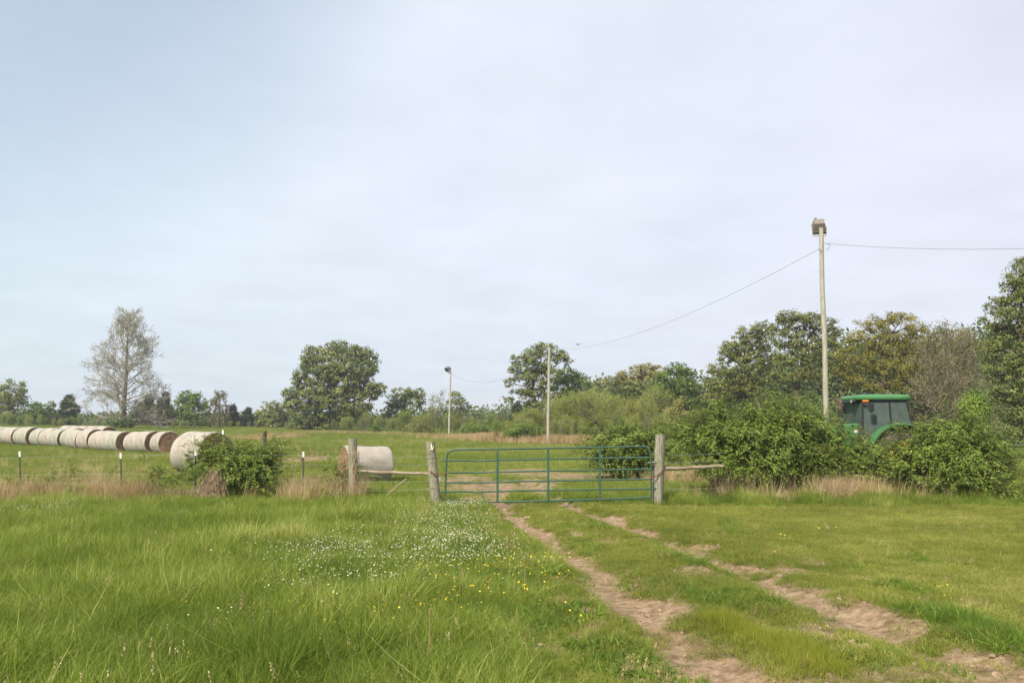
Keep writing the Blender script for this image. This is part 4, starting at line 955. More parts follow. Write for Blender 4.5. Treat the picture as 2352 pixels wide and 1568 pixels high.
# tall grass at the foot of the fence and bushes
def fence_y(x): return 19.9 + .0*x
x = rng.uniform(-14, 15, 9000); y = 19.0 + rng.random(9000)**.7*2.3 + .35*noise(x, 0*x, 1.1, 21)
vx = vx_of(x, y); gate = (vx > 1035) & (vx < 1490); k = ~gate | (rng.random(9000) < .10); k &= (noise(x, y, .9, 33) > -.45) | (rng.random(9000) < .3); k &= ~((x < -4.2) & (rng.random(9000) < .55)); k &= rng.random(9000) > dirt(x, y); x, y = x[k], y[k]
lump = noise(x, y, .8, 22)
scatter('fence_grass', 'tall green grass along the fence line', 'grass', fin(x, y), T_tall, np.clip(.72+.38*lump+.2*rng.normal(size=len(x)), .3, 1.4)*(.5+.5*smooth(19, 20, y)), .42+.2*lump+.15*rng.normal(size=len(x)))
# field beyond the fence
x, y = field_pts(70000, 20.6, 100, 1.08, 1.25)
dm = dirt(x, y); k = rng.random(len(x)) > dm*.85; k &= polydist(x, y, FARB) > 1.5
x, y = x[k], y[k]; lump = noise(x, y, 6, 23); sc = rng.uniform(.6, 1.2, len(x))*(.75+.35*smooth(25, 60, y))*(1+.2*lump)
# shorter near the worn track behind the gate
wear = np.zeros(len(x))
for cx_, cy_, rx_, ry_, s_ in DIRT[:10]: wear = np.maximum(wear, 1-smooth(.8, 1.8, np.hypot((x-cx_)/rx_, (y-cy_)/ry_)))
sc = sc*(1-.62*wear)
scatter('field_grass', 'green grass of the hay field beyond the fence', 'grass', fin(x, y), T_field, sc, .45 + .2*lump + .2*rng.normal(size=len(x)) + .12*wear, tilt=.08)
x, y = field_pts(26000, 95, 150, 1.06, 1.0)
scatter('far_field_grass', 'green grass at the far end of the hay field', 'grass', fin(x, y), T_field, rng.uniform(1.3, 2.2, len(x)), .42 + .15*noise(x, y, 9, 24) + .2*rng.normal(size=len(x)), tilt=.05)
# dry grass
xa = rng.uniform(-13.6, -3.6, 2900); ya = 19.1 + rng.random(2900)*2.6
pt = noise(xa, ya, 1.3, 25); k = pt > .0; k &= ~((xa > -8.6) & (xa < -6.4) & (ya < 20.5)); xa, ya = xa[k], ya[k]
xb, yb = band([(1530,1112),(1600,1112),(1640,1110),(1730,1108)], .5, 260); xd, yd = band([(1530,1150),(1700,1150),(1900,1150),(2100,1148),(2350,1146)], .35, 70); xb = np.r_[xb, xd]; yb = np.r_[yb, yd]
xc, yc = band([(1900,1150),(1960,1148),(2010,1146)], .25, 130)
x, y = np.concatenate([xa, xb, xc]), np.concatenate([ya, yb, yc])
scatter('dry_grass', 'tan dead grass standing along the left fence and under the bushes', 'grass', fin(x, y), T_dry, rng.uniform(.35, 1.1, len(x)), .6+.28*rng.normal(size=len(x)))
x, y = band([(560,994),(720,997),(900,1001),(1033,1006),(1160,1016),(1262,1021),(1360,1022),(1440,1022)], 1.6, 3600)
far = smooth(1000, 1150, vx_of(x, y))
k = rng.random(len(x)) < .45+.55*far; x, y, far = x[k], y[k], far[k]
scatter('tan_grass_band', 'band of tall tan grass along the far edge of the field', 'grass', fin(x, y), T_dryfar, rng.uniform(.6, 1.1, len(x))*(.7+.4*far), .45+.22*rng.normal(size=len(x)), tilt=.06)
x, y = field_pts(2600, 24, 95, 1.0, 1.1, x1=-6); k = noise(x, y, 5, 26) > .15; x, y = x[k], y[k]
scatter('scattered_dry_grass', 'single tan stalk tufts scattered in the hay field', 'grass', fin(x, y), T_dry, rng.uniform(.5, 1.0, len(x)), .6+.2*rng.normal(size=len(x)))
# flowers
def fl(pxl, w_, n): return band(pxl, w_, n)
xs_, ys_ = [], []
for pl, w_, n in [([(870,1200),(960,1195),(1060,1200)], .5, 100), ([(860,1255),(950,1262),(1050,1250),(1100,1255)], .6, 200), ([(900,1290),(1000,1295),(1090,1280)], .55, 130), ([(1000,1215),(1090,1215)], .5, 80),
                  ([(700,1300),(800,1330),(860,1360)], .7, 120), ([(20,1190),(60,1180),(120,1190),(240,1165)], .6, 130), ([(1010,1175),(1075,1172)], .35, 120), ([(800,1280),(700,1280)], .5, 90)]:
    a, b_ = fl(pl, w_, n); xs_.append(a); ys_.append(b_)
x, y = np.concatenate(xs_), np.concatenate(ys_); k = side(x, y) > .4; x, y = x[k], y[k]
scatter('white_wildflowers', 'patches of tiny white wildflowers in the grass left of the track', 'flowers', fin(x, y), T_white, rng.uniform(.8, 1.2, len(x)), rng.random(len(x)))
xs_, ys_ = [], []
for pl, w_, n in [([(1000,1310),(1100,1320),(1200,1340)], .5, 60), ([(700,1440),(900,1420),(1080,1400),(1180,1390)], .3, 60), ([(510,1350),(520,1430),(560,1420)], .12, 14), ([(1140,1300),(1290,1440)], .3, 18),
                  ([(1300,1180),(1700,1250),(2200,1200)], 1.2, 26), ([(2140,1390),(2165,1392)], .03, 4), ([(1000,1170),(1090,1165)], .3, 18)]:
    a, b_ = fl(pl, w_, n); xs_.append(a); ys_.append(b_)
x, y = np.concatenate(xs_), np.concatenate(ys_)
scatter('yellow_wildflowers', 'scattered yellow buttercups in the grass', 'flowers', fin(x, y), T_yellow, rng.uniform(.8, 1.25, len(x)), rng.random(len(x)))
# soil clods in the ruts
def clod():
    mb = MB(); n = 7; prof = [(0, .0), (.02, .0), (.022, .008), (.012, .016), (0, .018)]; mb.lathe(prof, n); v = [(a*(1+random.uniform(-.3, .3)), b_*(1+random.uniform(-.3, .3)), c*random.uniform(.7, 1.3)) for a, b_, c in mb.v]
    return proto('clod', [(v, mb.f, 0)], [M['clod']])
x, y = field_pts(60000, 3.6, 22, 1.1, .8); dm = dirt(x, y); k = (dm > .45) & (rng.random(len(x)) < .30) & (noise(x, y, .5, 30) > -.1); x, y = x[k], y[k]
p_ = fin(x, y); p_[:, 2] += .006
scatter('soil_clods', 'small dry soil clods in the wheel ruts', 'soil', p_, [clod() for _ in range(4)], rng.uniform(.2, 1.0, len(x))**1.5*1.6, rng.random(len(x)), tilt=.4)

# ------------------------------------------------------------------ hay bales
def make_bale(D, Ln, netm, sag=.04):
    """axis along local x, base at z = 0; +x end face"""
    root = empty('hay_bale', (0, 0, 0)); n = 40; r = D/2
    def ring(xx, rad, j=0):
        out = []
        for k in range(n):
            a = 2*math.pi*k/n; rr = rad*(1 + .012*math.sin(3*a+xx*3+j) + .008*math.sin(7*a+xx*5))
            yy = rr*math.cos(a)*(1+sag*.6); z = r + rr*math.sin(a)
            z = max(z, .02 + .0*z) if math.sin(a) < 0 else r + rr*math.sin(a)*(1-sag)
            out.append((xx, yy, z))
        return out
    xs2 = [-Ln/2, -Ln/2+.02, -Ln/2+.07] + list(np.linspace(-Ln/2+.2, Ln/2-.2, 7)) + [Ln/2-.07, Ln/2-.02, Ln/2]
    rs2 = [r*.93, r*.975, r*.998] + [r*(1+.006*math.sin(i*2.1)) for i in range(7)] + [r*.998, r*.975, r*.93]
    V = []; F_ = []
    for xx, rr in zip(xs2, rs2): V += ring(xx, rr)
    for i in range(len(xs2)-1):
        for k in range(n): F_.append((i*n+k, (i+1)*n+k, (i+1)*n+(k+1) % n, i*n+(k+1) % n))
    mb = MB(); mb.add(V, F_); nb_ = mb.build('net_wrap', netm, root, True)
    for sgn in (-1, 1):
        V = []; F_ = []; m_ = 7
        for i in range(m_):
            rr = r*.93*(1-i/m_); xx = sgn*(Ln/2 - .012 - .025*(i > 0) + .018*math.sin(i*2.2+sgn)); V += ring(xx, rr)
        V.append((sgn*(Ln/2-.03), 0, r)); c = len(V)-1
        for i in range(m_-1):
            for k in range(n):
                q = (i*n+k, i*n+(k+1) % n, (i+1)*n+(k+1) % n, (i+1)*n+k); F_.append(q if sgn > 0 else q[::-1])
        for k in range(n): F_.append(((m_-1)*n+k, (m_-1)*n+(k+1) % n, c))
        e_ = MB().add(V, F_).build('hay_end', M['hay'], root, True)
        # loose straw bristling out of the end
        nl = 420; rr = r*.9*np.sqrt(rng.random(nl)); a = rng.uniform(0, 6.28, nl)
        p = np.stack([np.full(nl, sgn*(Ln/2-.012)), rr*np.cos(a), r+rr*np.sin(a)*(1-sag)], 1); q = p + np.stack([sgn*rng.uniform(.01, .05, nl), rng.normal(size=nl)*.05-.06*np.sin(a), rng.normal(size=nl)*.05+.06*np.cos(a)], 1)
        seg_mesh('loose_straw', p, q, np.full(nl, .004), np.full(nl, .002), M['straw'], e_, n=3)
    return root
M['straw'] = simple('straw', (.42,.28,.15), .9, var=.4, scale=15)
bales = {k: make_bale(1.56, 1.48, M[k], .03) for k in ('net', 'net_green', 'net_grey')}
usedb = {k: False for k in bales}
def place_bale(kind, x, y, ang, label, group, zoff=0, s=(1, 1, 1)):
    o = bales[kind] if not usedb[kind] else copy_tree(bales[kind]); usedb[kind] = True
    tag(o, label, 'hay bale', group); o.location = (x, y, gh(x, y)-.03+zoff); o.rotation_euler = (rng.normal()*.015, rng.normal()*.015, ang); o.scale = s
    return o
rd = np.array([.79, -.62]); rd /= np.linalg.norm(rd); ang = math.atan2(rd[1], rd[0])
p = np.array([XG(378, 54.5, 1020), 54.5]); ords = ['last', 'second', 'third', 'fourth', 'fifth', 'sixth', 'seventh', 'eighth', 'ninth', 'tenth', 'eleventh', 'twelfth', 'thirteenth', 'fourteenth', 'fifteenth', 'sixteenth', 'seventeenth', 'eighteenth']
kinds = ['net_grey', 'net_grey', 'net', 'net_green', 'net', 'net', 'net', 'net_grey', 'net_green', 'net_green', 'net', 'net_green', 'net_green', 'net_green', 'net', 'net_green', 'net_green', 'net_green']
gaps = [0, 2.0, 1.62, 1.75, 1.47, 1.47, 1.75, 1.47, 1.47, 1.8, 1.47, 1.8, 1.8, 1.47, 1.47, 1.6, 1.47, 1.47]
tone = {'net_grey': 'pale grey wrapped', 'net': 'pinkish wrapped', 'net_green': 'greenish wrapped'}
for i in range(18):
    if i: p = p - rd*gaps[i]
    lab = 'hay bale ending the long row at the right, its hay face fully visible' if i == 0 else '%s hay bale, %s from the right in the long front row' % (tone[kinds[i]], ords[i])
    j_ = rng.normal()*.10; ss = rng.uniform(.96, 1.04)
    place_bale(kinds[i], p[0]+rng.normal()*.05 + j_*.5, p[1] + j_, ang - (R(9) if i == 0 else 0) + rng.normal()*.02, lab, 'hay bales in the long row', s=(1, ss, ss))
q0 = np.array([XG(240, 66.5, 1000), 66.5])
for i, nm in enumerate(['first', 'second', 'third', 'fourth', 'fifth']):
    q = q0 - rd*(1.55*i); place_bale('net_grey' if i % 2 else 'net', q[0], q[1], ang, 'hay bale top behind the front row, %s from the right in the back row' % nm, 'hay bales in the back row', zoff=.12)
c = P(466, 1040, 30.8); place_bale('net_grey', c[0], 30.8, math.atan2(-.49, .87), 'large near hay bale half hidden by the left fence bush', 'single bales near the fence', zoff=.06, s=(1.0, 1.10, 1.06))
c = P(838, 1070, 27.2); place_bale('net_grey', c[0], 27.2, math.atan2(-.46, -.89), 'single hay bale behind the leftmost wooden gate post, tipped slightly flat', 'single bales near the fence', zoff=0, s=(1.0, .82, .80))

# ------------------------------------------------------------------ fence, posts, gate
def wood_post(label, px_t, py_t, px_b, Y, r, name='wooden_post', m='post', group=None, n=18, by=1150, flat=False, pn='post'):
    t = P(px_t, py_t, Y); xb = XG(px_b, Y, by); zb = gh(xb, Y)
    root = empty(name, (xb, Y, zb), label, 'post', group); mb = MB()
    H = t[2]-zb; lx = t[0]-xb; V = []; F_ = []; K = 10; ph_ = [random.uniform(0, 6) for _ in range(4)]
    for i in range(K+1):
        f_ = i/K; z = -.3 + (H+.3)*f_; rr = r*(1.06-.08*f_)
        for k in range(n):
            a = 2*math.pi*k/n; q = rr*(1 + .04*math.sin(3*a+ph_[0]) + .025*math.sin(5*a+ph_[1]+f_*2) + .012*math.sin(11*a+ph_[2]))
            V.append((lx*max(0, z)/H + q*math.cos(a), q*math.sin(a), z + (0.012*math.sin(2*a+ph_[3]) if i == K else 0)))
    for i in range(K):
        for k in range(n): F_.append((i*n+k, i*n+(k+1) % n, (i+1)*n+(k+1) % n, (i+1)*n+k))
    F_.append([K*n+k for k in range(n)]); MB().add(V, F_).build(pn, M[m], root, True)
    return root, H
postA, hA = wood_post('tall greenish grey wooden post, farthest left of the three by the gate', 810, 1008, 812, 19.8, .105)
postB, hB = wood_post('pale leaning wooden post with a cream marker, left of the gate', 988, 1015, 1002, 19.5, .112)
postC, hC = wood_post('thick grey wooden post hinging the right end of the gate', 1517, 998, 1510, 19.5, .122)
wood_post('short dark wooden post behind the left fence bush', 608, 990, 607, 22.5, .055, m='post_dark', by=1080)
# vine roots up post A
segs = []
for k in range(16):
    a = rng.uniform(-2.2, .1); z = 0.; pnt = np.array([.112*math.cos(a), .112*math.sin(a), 0])
    for j in range(9):
        a2 = a + .5*math.sin(j*.9+k) ; z2 = z + hA/9*rng.uniform(.6, 1.05); 
        if z2 > hA: break
        p2_ = np.array([.113*math.cos(a2), .113*math.sin(a2), z2]); segs.append((pnt, p2_, .006, .0045)); pnt = p2_; z = z2
A, B, ra, rb = zip(*segs); seg_mesh('vine', A, B, ra, rb, M['deadstem'], postA, n=5)
# cream marker on post B: pale pointed plate with black strokes and a white foot
zt = hB-.10; lxB = P(988, 1015, 19.5)[0]-XG(1002, 19.5, 1150); mx_ = lxB*zt/hB + .03
mk = MB(); yb_ = -.125
poly = [(-.045,-.095),(.03,-.10),(.045,-.055),(.052,-.01),(.038,-.012),(.028,-.06),(.012,-.075),(-.045,-.085)]
mk.prism([(mx_+a, zt+.02+b_) for a, b_ in poly], yb_-.004, yb_+.03)
mk.prism([(mx_+a, zt+.02+b_) for a, b_ in [(-.014,-.06),(.016,-.062),(.024,-.02),(.004,.055),(-.006,.03),(-.018,-.02)]], yb_-.006, yb_+.03)
mkr = mk.build('marker', M['cream'], postB)
bk = MB()
bk.prism([(mx_+a, zt+.02+b_) for a, b_ in [(-.034,-.066),(-.018,-.064),(-.010,.012),(-.018,.020),(-.024,-.02),(-.038,-.055)]], yb_-.005, yb_+.03)
bk.prism([(mx_+a, zt+.02+b_) for a, b_ in [(.020,-.062),(.034,-.045),(.036,-.012),(.026,.0),(.022,.018),(.014,.02),(.026,-.02)]], yb_-.005, yb_+.03)
bk.build('black_strokes', M['black'], mkr)
# wires wrapped round the posts
def rings(post, H, zs, r, slope=.02, lean=0):
    for z in zs:
        mb = MB(); pts = []
        for k in range(25):
            a = 2*math.pi*k/24; pts.append((lean*z/H + (r+.004)*math.cos(a), (r+.004)*math.sin(a), z + slope*math.cos(a)))
        mb.tube(pts, .0028, 5, False).build('wire_wrap', M['wire'], post)
rings(postB, hB, [.42, .68, 1.10, 1.22], .117, .02, lxB); rings(postC, hC, [.40, .72, 1.02, 1.2], .128, .03, .05)
# rails
def rail(label, px0, py0, px1, py1, Y0, Y1, r):
    a, b_ = P(px0, py0, Y0), P(px1, py1, Y1); n = 9; mb = MB(); ln = np.linalg.norm(b_-a)
    pts = [(ln*i/(n-1)-ln/2, .01*math.sin(i*1.3), .008*math.sin(i*2)) for i in range(n)]
    # build along z so the grain follows it
    o = MB().tube([(q[1], q[2], q[0]) for q in pts], [r*(1+.1*math.sin(i*1.7)) for i in range(n)], 12).build('fence_rail', M['rail'], None, True)
    o.location = (a+b_)/2; o.rotation_euler = Vector(b_-a).to_track_quat('Z', 'Y').to_euler(); tag(o, label, 'rail'); return o
rail('weathered split rail between the two wooden posts left of the gate', 818, 1082, 990, 1088, 19.75, 19.5, .036)
rail('round pale rail running from the hinge post into the largest bush', 1518, 1077, 1660, 1070, 19.5, 20.2, .042)
# broken stick caught in the wires
a, b_ = P(888, 1137, 19.6), P(934, 1099, 19.6); ln = np.linalg.norm(b_-a)
o = MB().tube([(0, 0, -ln/2), (.01, 0, 0), (0, 0, ln/2)], [.012, .017, .02], 8).build('broken_stick', M['rail'], None, True); o.location = (a+b_)/2; o.rotation_euler = Vector(b_-a).to_track_quat('Z', 'Y').to_euler(); tag(o, 'broken wooden stick slanting in the wires between the left posts', 'stick')
# steel T posts
def tpost(label, px, pyt, Y, pxb=None, white=.13, by=1140):
    t = P(px, pyt, Y); xb = XG(pxb or px, Y, by); zb = gh(xb, Y); root = empty('steel_post', (xb, Y, zb), label, 'fence post', 'steel fence posts'); H = t[2]-zb; lx = t[0]-xb
    def tee(z0, z1, g):
        v = []; prof = [(-.02,-.004),(.02,-.004),(.02,.004),(.004,.004),(.004,.03),(-.004,.03),(-.004,.004),(-.02,.004)]
        prof = [(a*g, b_*g) for a, b_ in prof]; n = len(prof)
        v = [(lx*max(z0, 0)/H+a, b_, z0) for a, b_ in prof] + [(lx*z1/H+a, b_, z1) for a, b_ in prof]
        return v, [[k for k in range(n-1, -1, -1)], [n+k for k in range(n)]] + [(k, (k+1) % n, n+(k+1) % n, n+k) for k in range(n)]
    MB().add(*tee(-.3, H-white, 1.0)).build('shaft', M['tpost'], root); MB().add(*tee(H-white, H, 1.06)).build('white_tip', M['white_paint'], root)
    st = MB()
    for k in range(14): st.box((lx*(.1+k*.075)/H, -.007, .1+k*.075*1.0), (.012, .006, .02))
    st.build('studs', M['tpost'], root)
    return root
tpost('steel fence post with white tip, farthest left', 45, 1036, 20.3, 52)
tpost('steel fence post with white tip, between the bale row and the left fence bush', 277, 1040, 20.3, 283)
tpost('steel fence post with white tip, caught inside the left fence bush', 449, 1033, 20.3, 452)
tpost('steel fence post with white tip, right of the left fence bush', 697, 1037, 20.2, 697)
tpost('tall far steel post whose white tip shows in front of the large near bale', 512, 987, 23.5, 512, by=1080)
# barbed wires
def wire(label, pts, r=.003, name='barbed_wire', cat='wire', mt='wire', barbs=True, sag=.02, group='fence wires', n=10):
    mb = MB(); P3 = []
    for a, b_ in zip(pts[:-1], pts[1:]):
        for k in range(n):
            t = k/n; q = a + (b_-a)*t; P3.append((q[0], q[1], q[2]-sag*4*t*(1-t)))
    P3.append(tuple(pts[-1])); mb.tube(P3, r, 5, False)
    if barbs:
        tot = np.linalg.norm(pts[-1]-pts[0]); m_ = int(tot/.14)
        arr = np.array(P3); cum = np.r_[0, np.cumsum(np.linalg.norm(np.diff(arr, axis=0), axis=1))]
        for k in range(m_):
            s_ = (k+.5)*cum[-1]/m_; q = np.array([np.interp(s_, cum, arr[:, j]) for j in range(3)]); dd = rnd_unit(1)[0]*.014; mb.tube([q-dd, q+dd], .0022, 3, False)
    o = mb.build(name, M[mt], None); return tag(o, label, cat, group)
WL = [(1047,1043,1040,1036,1038), (1088,1080,1078,1075,1078), (1108,1100,1098,1095,1100), (1126,1118,1118,1116,1120)]
XP = [-30, 160, 450, 697, 810]; YP = [20.3, 20.3, 20.3, 20.2, 19.75]
for i, nm in enumerate(['top', 'second', 'third', 'lowest']):
    yv = [(1051, 1046, 1042, 1045, 1047), (1090, 1088, 1084, 1066, 1066), (1112, 1108, 1106, 1100, 1100), (1132, 1130, 1128, 1124, 1122)][i]
    wire('%s barbed wire strand of the left fence' % nm, [P(a, b_, c) for a, b_, c in zip(XP, yv, YP)], .0032)
for i, (nm, y0, y1) in enumerate([('top', 1048, 1048), ('second', 1066, 1067), ('third', 1106, 1104), ('lowest', 1126, 1122)]):
    wire('%s barbed wire strand between the two wooden posts left of the gate' % nm, [P(812, y0, 19.68), P(1000, y1, 19.38)], .0032)
wire('slanting loose wire pulled up to the cream marked post', [P(940, 1072, 19.6), P(975, 1066, 19.4), P(1000, 1056, 19.37)], .003, barbs=False)
for i, (nm, y0, y1) in enumerate([('top', 1044, 1040), ('second', 1062, 1056), ('third', 1122, 1120)]):
    wire('%s wire strand running right from the hinge post into the bush' % nm, [P(1515, y0, 19.6), P(1660, y1, 20.2)], .0032)
wire('pale wire strand at the far right edge beside the last bush', [P(2270, 1020, 22), P(2430, 1018, 22)], .006, barbs=False)
# coil of old wire
mb = MB()
for c_, rr in [((716, 1056), .20), ((708, 1050), .16), ((722, 1062), .24)]:
    c = P(*c_, 20.1); mb.tube([(c[0]+rr*math.cos(a), c[1]+.05*math.sin(3*a), c[2]+rr*.7*math.sin(a)) for a in np.linspace(0, 2*math.pi*.92, 26)], .003, 4, False)
tag(mb.build('wire_coil', M['rust'], None), 'loose coil of rusty wire beside the steel post right of the fence bush', 'wire')

# gate
YG = 19.35
gx0, gx1 = P(1022, 1090, YG)[0], P(1496, 1085, YG)[0]; gz = lambda py: P(1259, py, YG)[2]
root = empty('farm_gate', ((gx0+gx1)/2, YG, gh((gx0+gx1)/2, YG)), 'green six bar tubular steel gate across the wheel ruts', 'gate')
def lp(px, py, dy=0): q = P(px, py, YG); return (q[0]-(gx0+gx1)/2, dy, q[2]-root.location.z)
rp = .021
fr = []; c1 = lp(1023, 1147); 
pts = [lp(1023, 1138), lp(1024, 1090), lp(1026, 1052)]
for k in range(1, 7):
    a = k/6*math.pi/2; x_ = 1027 + 15*(1-math.cos(a)); y_ = 1048 - 15*math.sin(a); pts.append(lp(x_, y_))
for k in range(1, 8): pts.append(lp(1042+(1478-1042)*k/8, 1033-8*k/8))
for k in range(0, 7):
    a = k/6*math.pi/2; pts.append(lp(1478+16*math.sin(a), 1025+16*(1-math.cos(a))))
pts += [lp(1496, 1080), lp(1496, 1143)]
MB().tube(pts, rp, 12).build('frame', M['gate'], root, True)
for k, (yl, yr) in enumerate([(1058,1050),(1085,1077),(1108,1100),(1129,1122)]):
    dent = [(lp(1012 if k in (0, 3) else 1023, yl)), lp(1060, yl-.3), lp(1085, yl), lp(1096, yl+1.3), lp(1106, yl-.2), lp(1200, yl-(yl-yr)*.37), lp(1496, yr)]
    MB().tube(dent, [rp*.9]*3+[rp*.7]+[rp*.9]*3, 12).build('bar', M['gate'], root, True)
MB().tube([lp(1027, 1152), lp(1080, 1152), lp(1095, 1154), lp(1104, 1152.5), lp(1280, 1149.5), lp(1440, 1144.5), lp(1496, 1142)], [rp, rp, rp*.7, rp, rp, rp, rp], 12).build('bar', M['gate'], root, True)
for x_, yt, ybm in [(1143,1034,1152),(1259,1032,1150),(1377,1029,1148)]:
    a, b_ = lp(x_, yt), lp(x_, ybm); mb = MB(); cz = (a[2]+b_[2])/2; hh = a[2]-b_[2]
    mb.box((a[0], -rp-.004, cz), (.050, .006, hh)); mb.box((a[0]-.022, -rp+.004, cz), (.006, .02, hh)); mb.box((a[0]+.022, -rp+.004, cz), (.006, .02, hh))
    mb.build('upright_brace', M['gate'], root)
hz = lp(1506, 1061)[2]
MB().tube([lp(1488, 1062, -.02), lp(1500, 1061, .02), lp(1512, 1060, .1)], .013, 8).build('hinge', M['galv'], root)
MB().tube([lp(1496, 1121, 0), lp(1508, 1121, .05)], .012, 8).build('hinge', M['gate'], root)
# chains
def chain(label, pts, name='chain', link=.05, r=.0065):
    arr = np.array(pts); cum = np.r_[0, np.cumsum(np.linalg.norm(np.diff(arr, axis=0), axis=1))]; m_ = int(cum[-1]/(link*.72)); mb = MB()
    for k in range(m_):
        s0, s1 = cum[-1]*k/m_, cum[-1]*(k+1)/m_; a = np.array([np.interp(s0, cum, arr[:, j]) for j in range(3)]); b_ = np.array([np.interp(s1, cum, arr[:, j]) for j in range(3)])
        d = Vector(b_-a); c = Vector((a+b_)/2); q = d.to_track_quat('X', 'Z').to_matrix() @ Matrix.Rotation(math.pi/2*(k % 2)+.4, 3, 'X')
        lp_ = [c + q @ Vector((math.cos(t)*link*.5, math.sin(t)*link*.27, 0)) for t in np.linspace(0, 2*math.pi, 11)]; mb.tube(lp_, r, 5, False)
    return tag(mb.build(name, M['rust'], None), label, 'chain')
def Q(px, py, Y): return P(px, py, Y)
chain('rusty chain holding the gate to the cream marked post', [Q(988,1082,19.37), Q(996,1087,19.34), Q(1006,1090,19.36), Q(1016,1091,19.33), Q(1024,1087,19.30), Q(1030,1085,19.30)])
chain('rusty chain wrapped from the hinge post to the right end of the gate', [Q(1494,1096,19.30), Q(1503,1095,19.33), Q(1512,1090,19.34), Q(1519,1084,19.36), Q(1522,1076,19.4)])
c = Q(1010, 1096, 19.33); plk = empty('padlock', c, 'small steel padlock hanging from the left gate chain', 'padlock')
MB().box((0, 0, -.03), (.045, .02, .045), bev=.006).build('body', M['galv'], plk); MB().tube([(-.014, 0, -.01), (-.014, 0, .02), (0, 0, .032), (.014, 0, .02), (.014, 0, -.01)], .004, 6).build('shackle', M['galv'], plk)

# ------------------------------------------------------------------ light poles and cables
def pole(label, px, Y, top_py, r0, r1, m='pole', kind=None, by=1000, name='light_pole', pyb=985, pxt=None):
    xb = XG(px, Y, pyb); zb = gh(xb, Y); t = P(px, top_py, Y); H = t[2]-zb
    root = empty(name, (xb, Y, zb), label, 'pole', None); K = 16; lx = (XG(pxt, Y, top_py)-xb) if pxt else 0
    pts = [(lx*i/K + .012*math.sin(i*.9), .01*math.cos(i), -.5+(H+.5)*i/K) for i in range(K+1)]
    MB().tube(pts, [r0+(r1-r0)*i/K for i in range(K+1)], 14).build('shaft', M[m], root, True)
    return root, H, lx
pole1, h1, l1 = pole('tallest wooden light pole, beside the tractor, with a brown floodlight on top', 1898, 29, 524, .102, .076, pxt=1885)
pole2, h2, l2 = pole('plain wooden pole in front of the forked oak, seen above the gate', 1258, 73, 797, .14, .12, pyb=1010, pxt=1262)
pole3, h3, l3 = pole('slim grey light pole with a small floodlight, left of the other poles', 1031, 104, 853, .13, .10, m='pole_grey', pyb=1000, pxt=1035)
def floodlight(root, H, lx, s, m, az, pitch=.5, off=(0, 0, 0)):
    head = MB(); w_, d_, h_ = .34*s, .30*s, .30*s
    Mx = Matrix.Rotation(az, 3, 'Z') @ Matrix.Rotation(pitch, 3, 'X')
    o0 = Vector((lx+off[0], off[1], H+off[2]))
    V = []; back = [(-.8, -.25), (.8, -.25), (.8, .9), (-.8, .9)]; front = [(-1, -1), (1, -1), (1, 1), (-1, 1)]
    for a, b_ in back: V.append(o0 + Mx @ Vector((a*w_/2, -d_/2, b_*h_/2)))
    for a, b_ in front: V.append(o0 + Mx @ Vector((a*w_/2, d_*.2, b_*h_/2)))
    for a, b_ in front: V.append(o0 + Mx @ Vector((a*w_/2*1.06, d_*.2, b_*h_/2*1.06)))
    for a, b_ in front: V.append(o0 + Mx @ Vector((a*w_/2*1.06, d_/2, b_*h_/2*1.06)))
    F_ = [(3,2,1,0)]
    for a in (0, 4, 8): F_ += [(a+k, a+(k+1) % 4, a+4+(k+1) % 4, a+4+k) for k in range(4)]
    head.add(V, F_)
    hd = head.build('lamp_housing', M[m], root)
    gl = MB().add([o0 + Mx @ Vector((a*w_/2*.98, d_*.47, b_*h_/2*.98)) for a, b_ in front], [(0,1,2,3)]).build('lamp_glass', M['black'], hd)
    pc = MB().lathe([(.035*s, 0), (.035*s, .07*s), (.02*s, .085*s)], 12, Matrix.Translation(o0 + Vector((-.09*s, 0, .16*s)))).build('photocell', M[m], hd)
    br = MB().tube([o0 + Mx @ Vector((-w_*.56, 0, 0)), o0+Vector((-w_*.56, 0, -.24*s)), o0+Vector((-w_*.50, 0, -.27*s)), o0+Vector((w_*.50, 0, -.27*s)), o0+Vector((w_*.56, 0, -.24*s)), o0 + Mx @ Vector((w_*.56, 0, 0))], .011*s, 6).build('bracket', M['galv'], root)
floodlight(pole1, h1, l1, 1.3, 'lampbox', R(-14), -.55, off=(0, .16, .10))
floodlight(pole3, h3, l3, 1.7, 'lampbox_grey', R(130), -.5, off=(-.35, -.05, .30))
MB().tube([(l3, 0, h3-.05), (l3+.0, 0, h3+.42), (l3-.1, 0, h3+.48)], .06, 8).build('lamp_arm', M['lampbox_grey'], pole3)
MB().tube([(l3-.02, 0, h3-.3), (l3-.25, 0, h3-.05), (l3-.5, 0, h3+.02), (l3-.55, 0, h3+.2)], .05, 8).build('lamp_arm', M['lampbox_grey'], pole3)
def cable(label, a, b_, sag, r, n=40):
    P3 = []
    for k in range(n+1):
        t = k/n; q = a + (b_-a)*t; P3.append((q[0], q[1], q[2]-sag*4*t*(1-t)))
    return tag(MB().tube(P3, r, 5, False).build('overhead_cable', M['cable'], None), label, 'cable')
a1 = P(1883, 571, 28.95); a2 = P(1264, 803, 72.9); a3 = P(1036, 858, 104)
cable('overhead cable sagging from the tallest pole to the middle pole', a1, a2, 1.0, .0065)
cable('thin overhead cable between the middle pole and the grey light pole', a2, a3, 1.9, .011)
ce = P(2480, 566, 23); c0 = P(1893, 559, 28.9)
cable('overhead cable leaving the tallest pole to the right', c0, ce, .14, .0065)
mb = MB(); mb.tube([P(1895, 559, 28.9), P(1907, 562, 28.85), P(1904, 570, 28.85), P(1897, 574, 28.9)], .009, 5, False); mb.tube([P(1879, 573, 28.9), P(1888, 578, 28.9)], .009, 5, False)
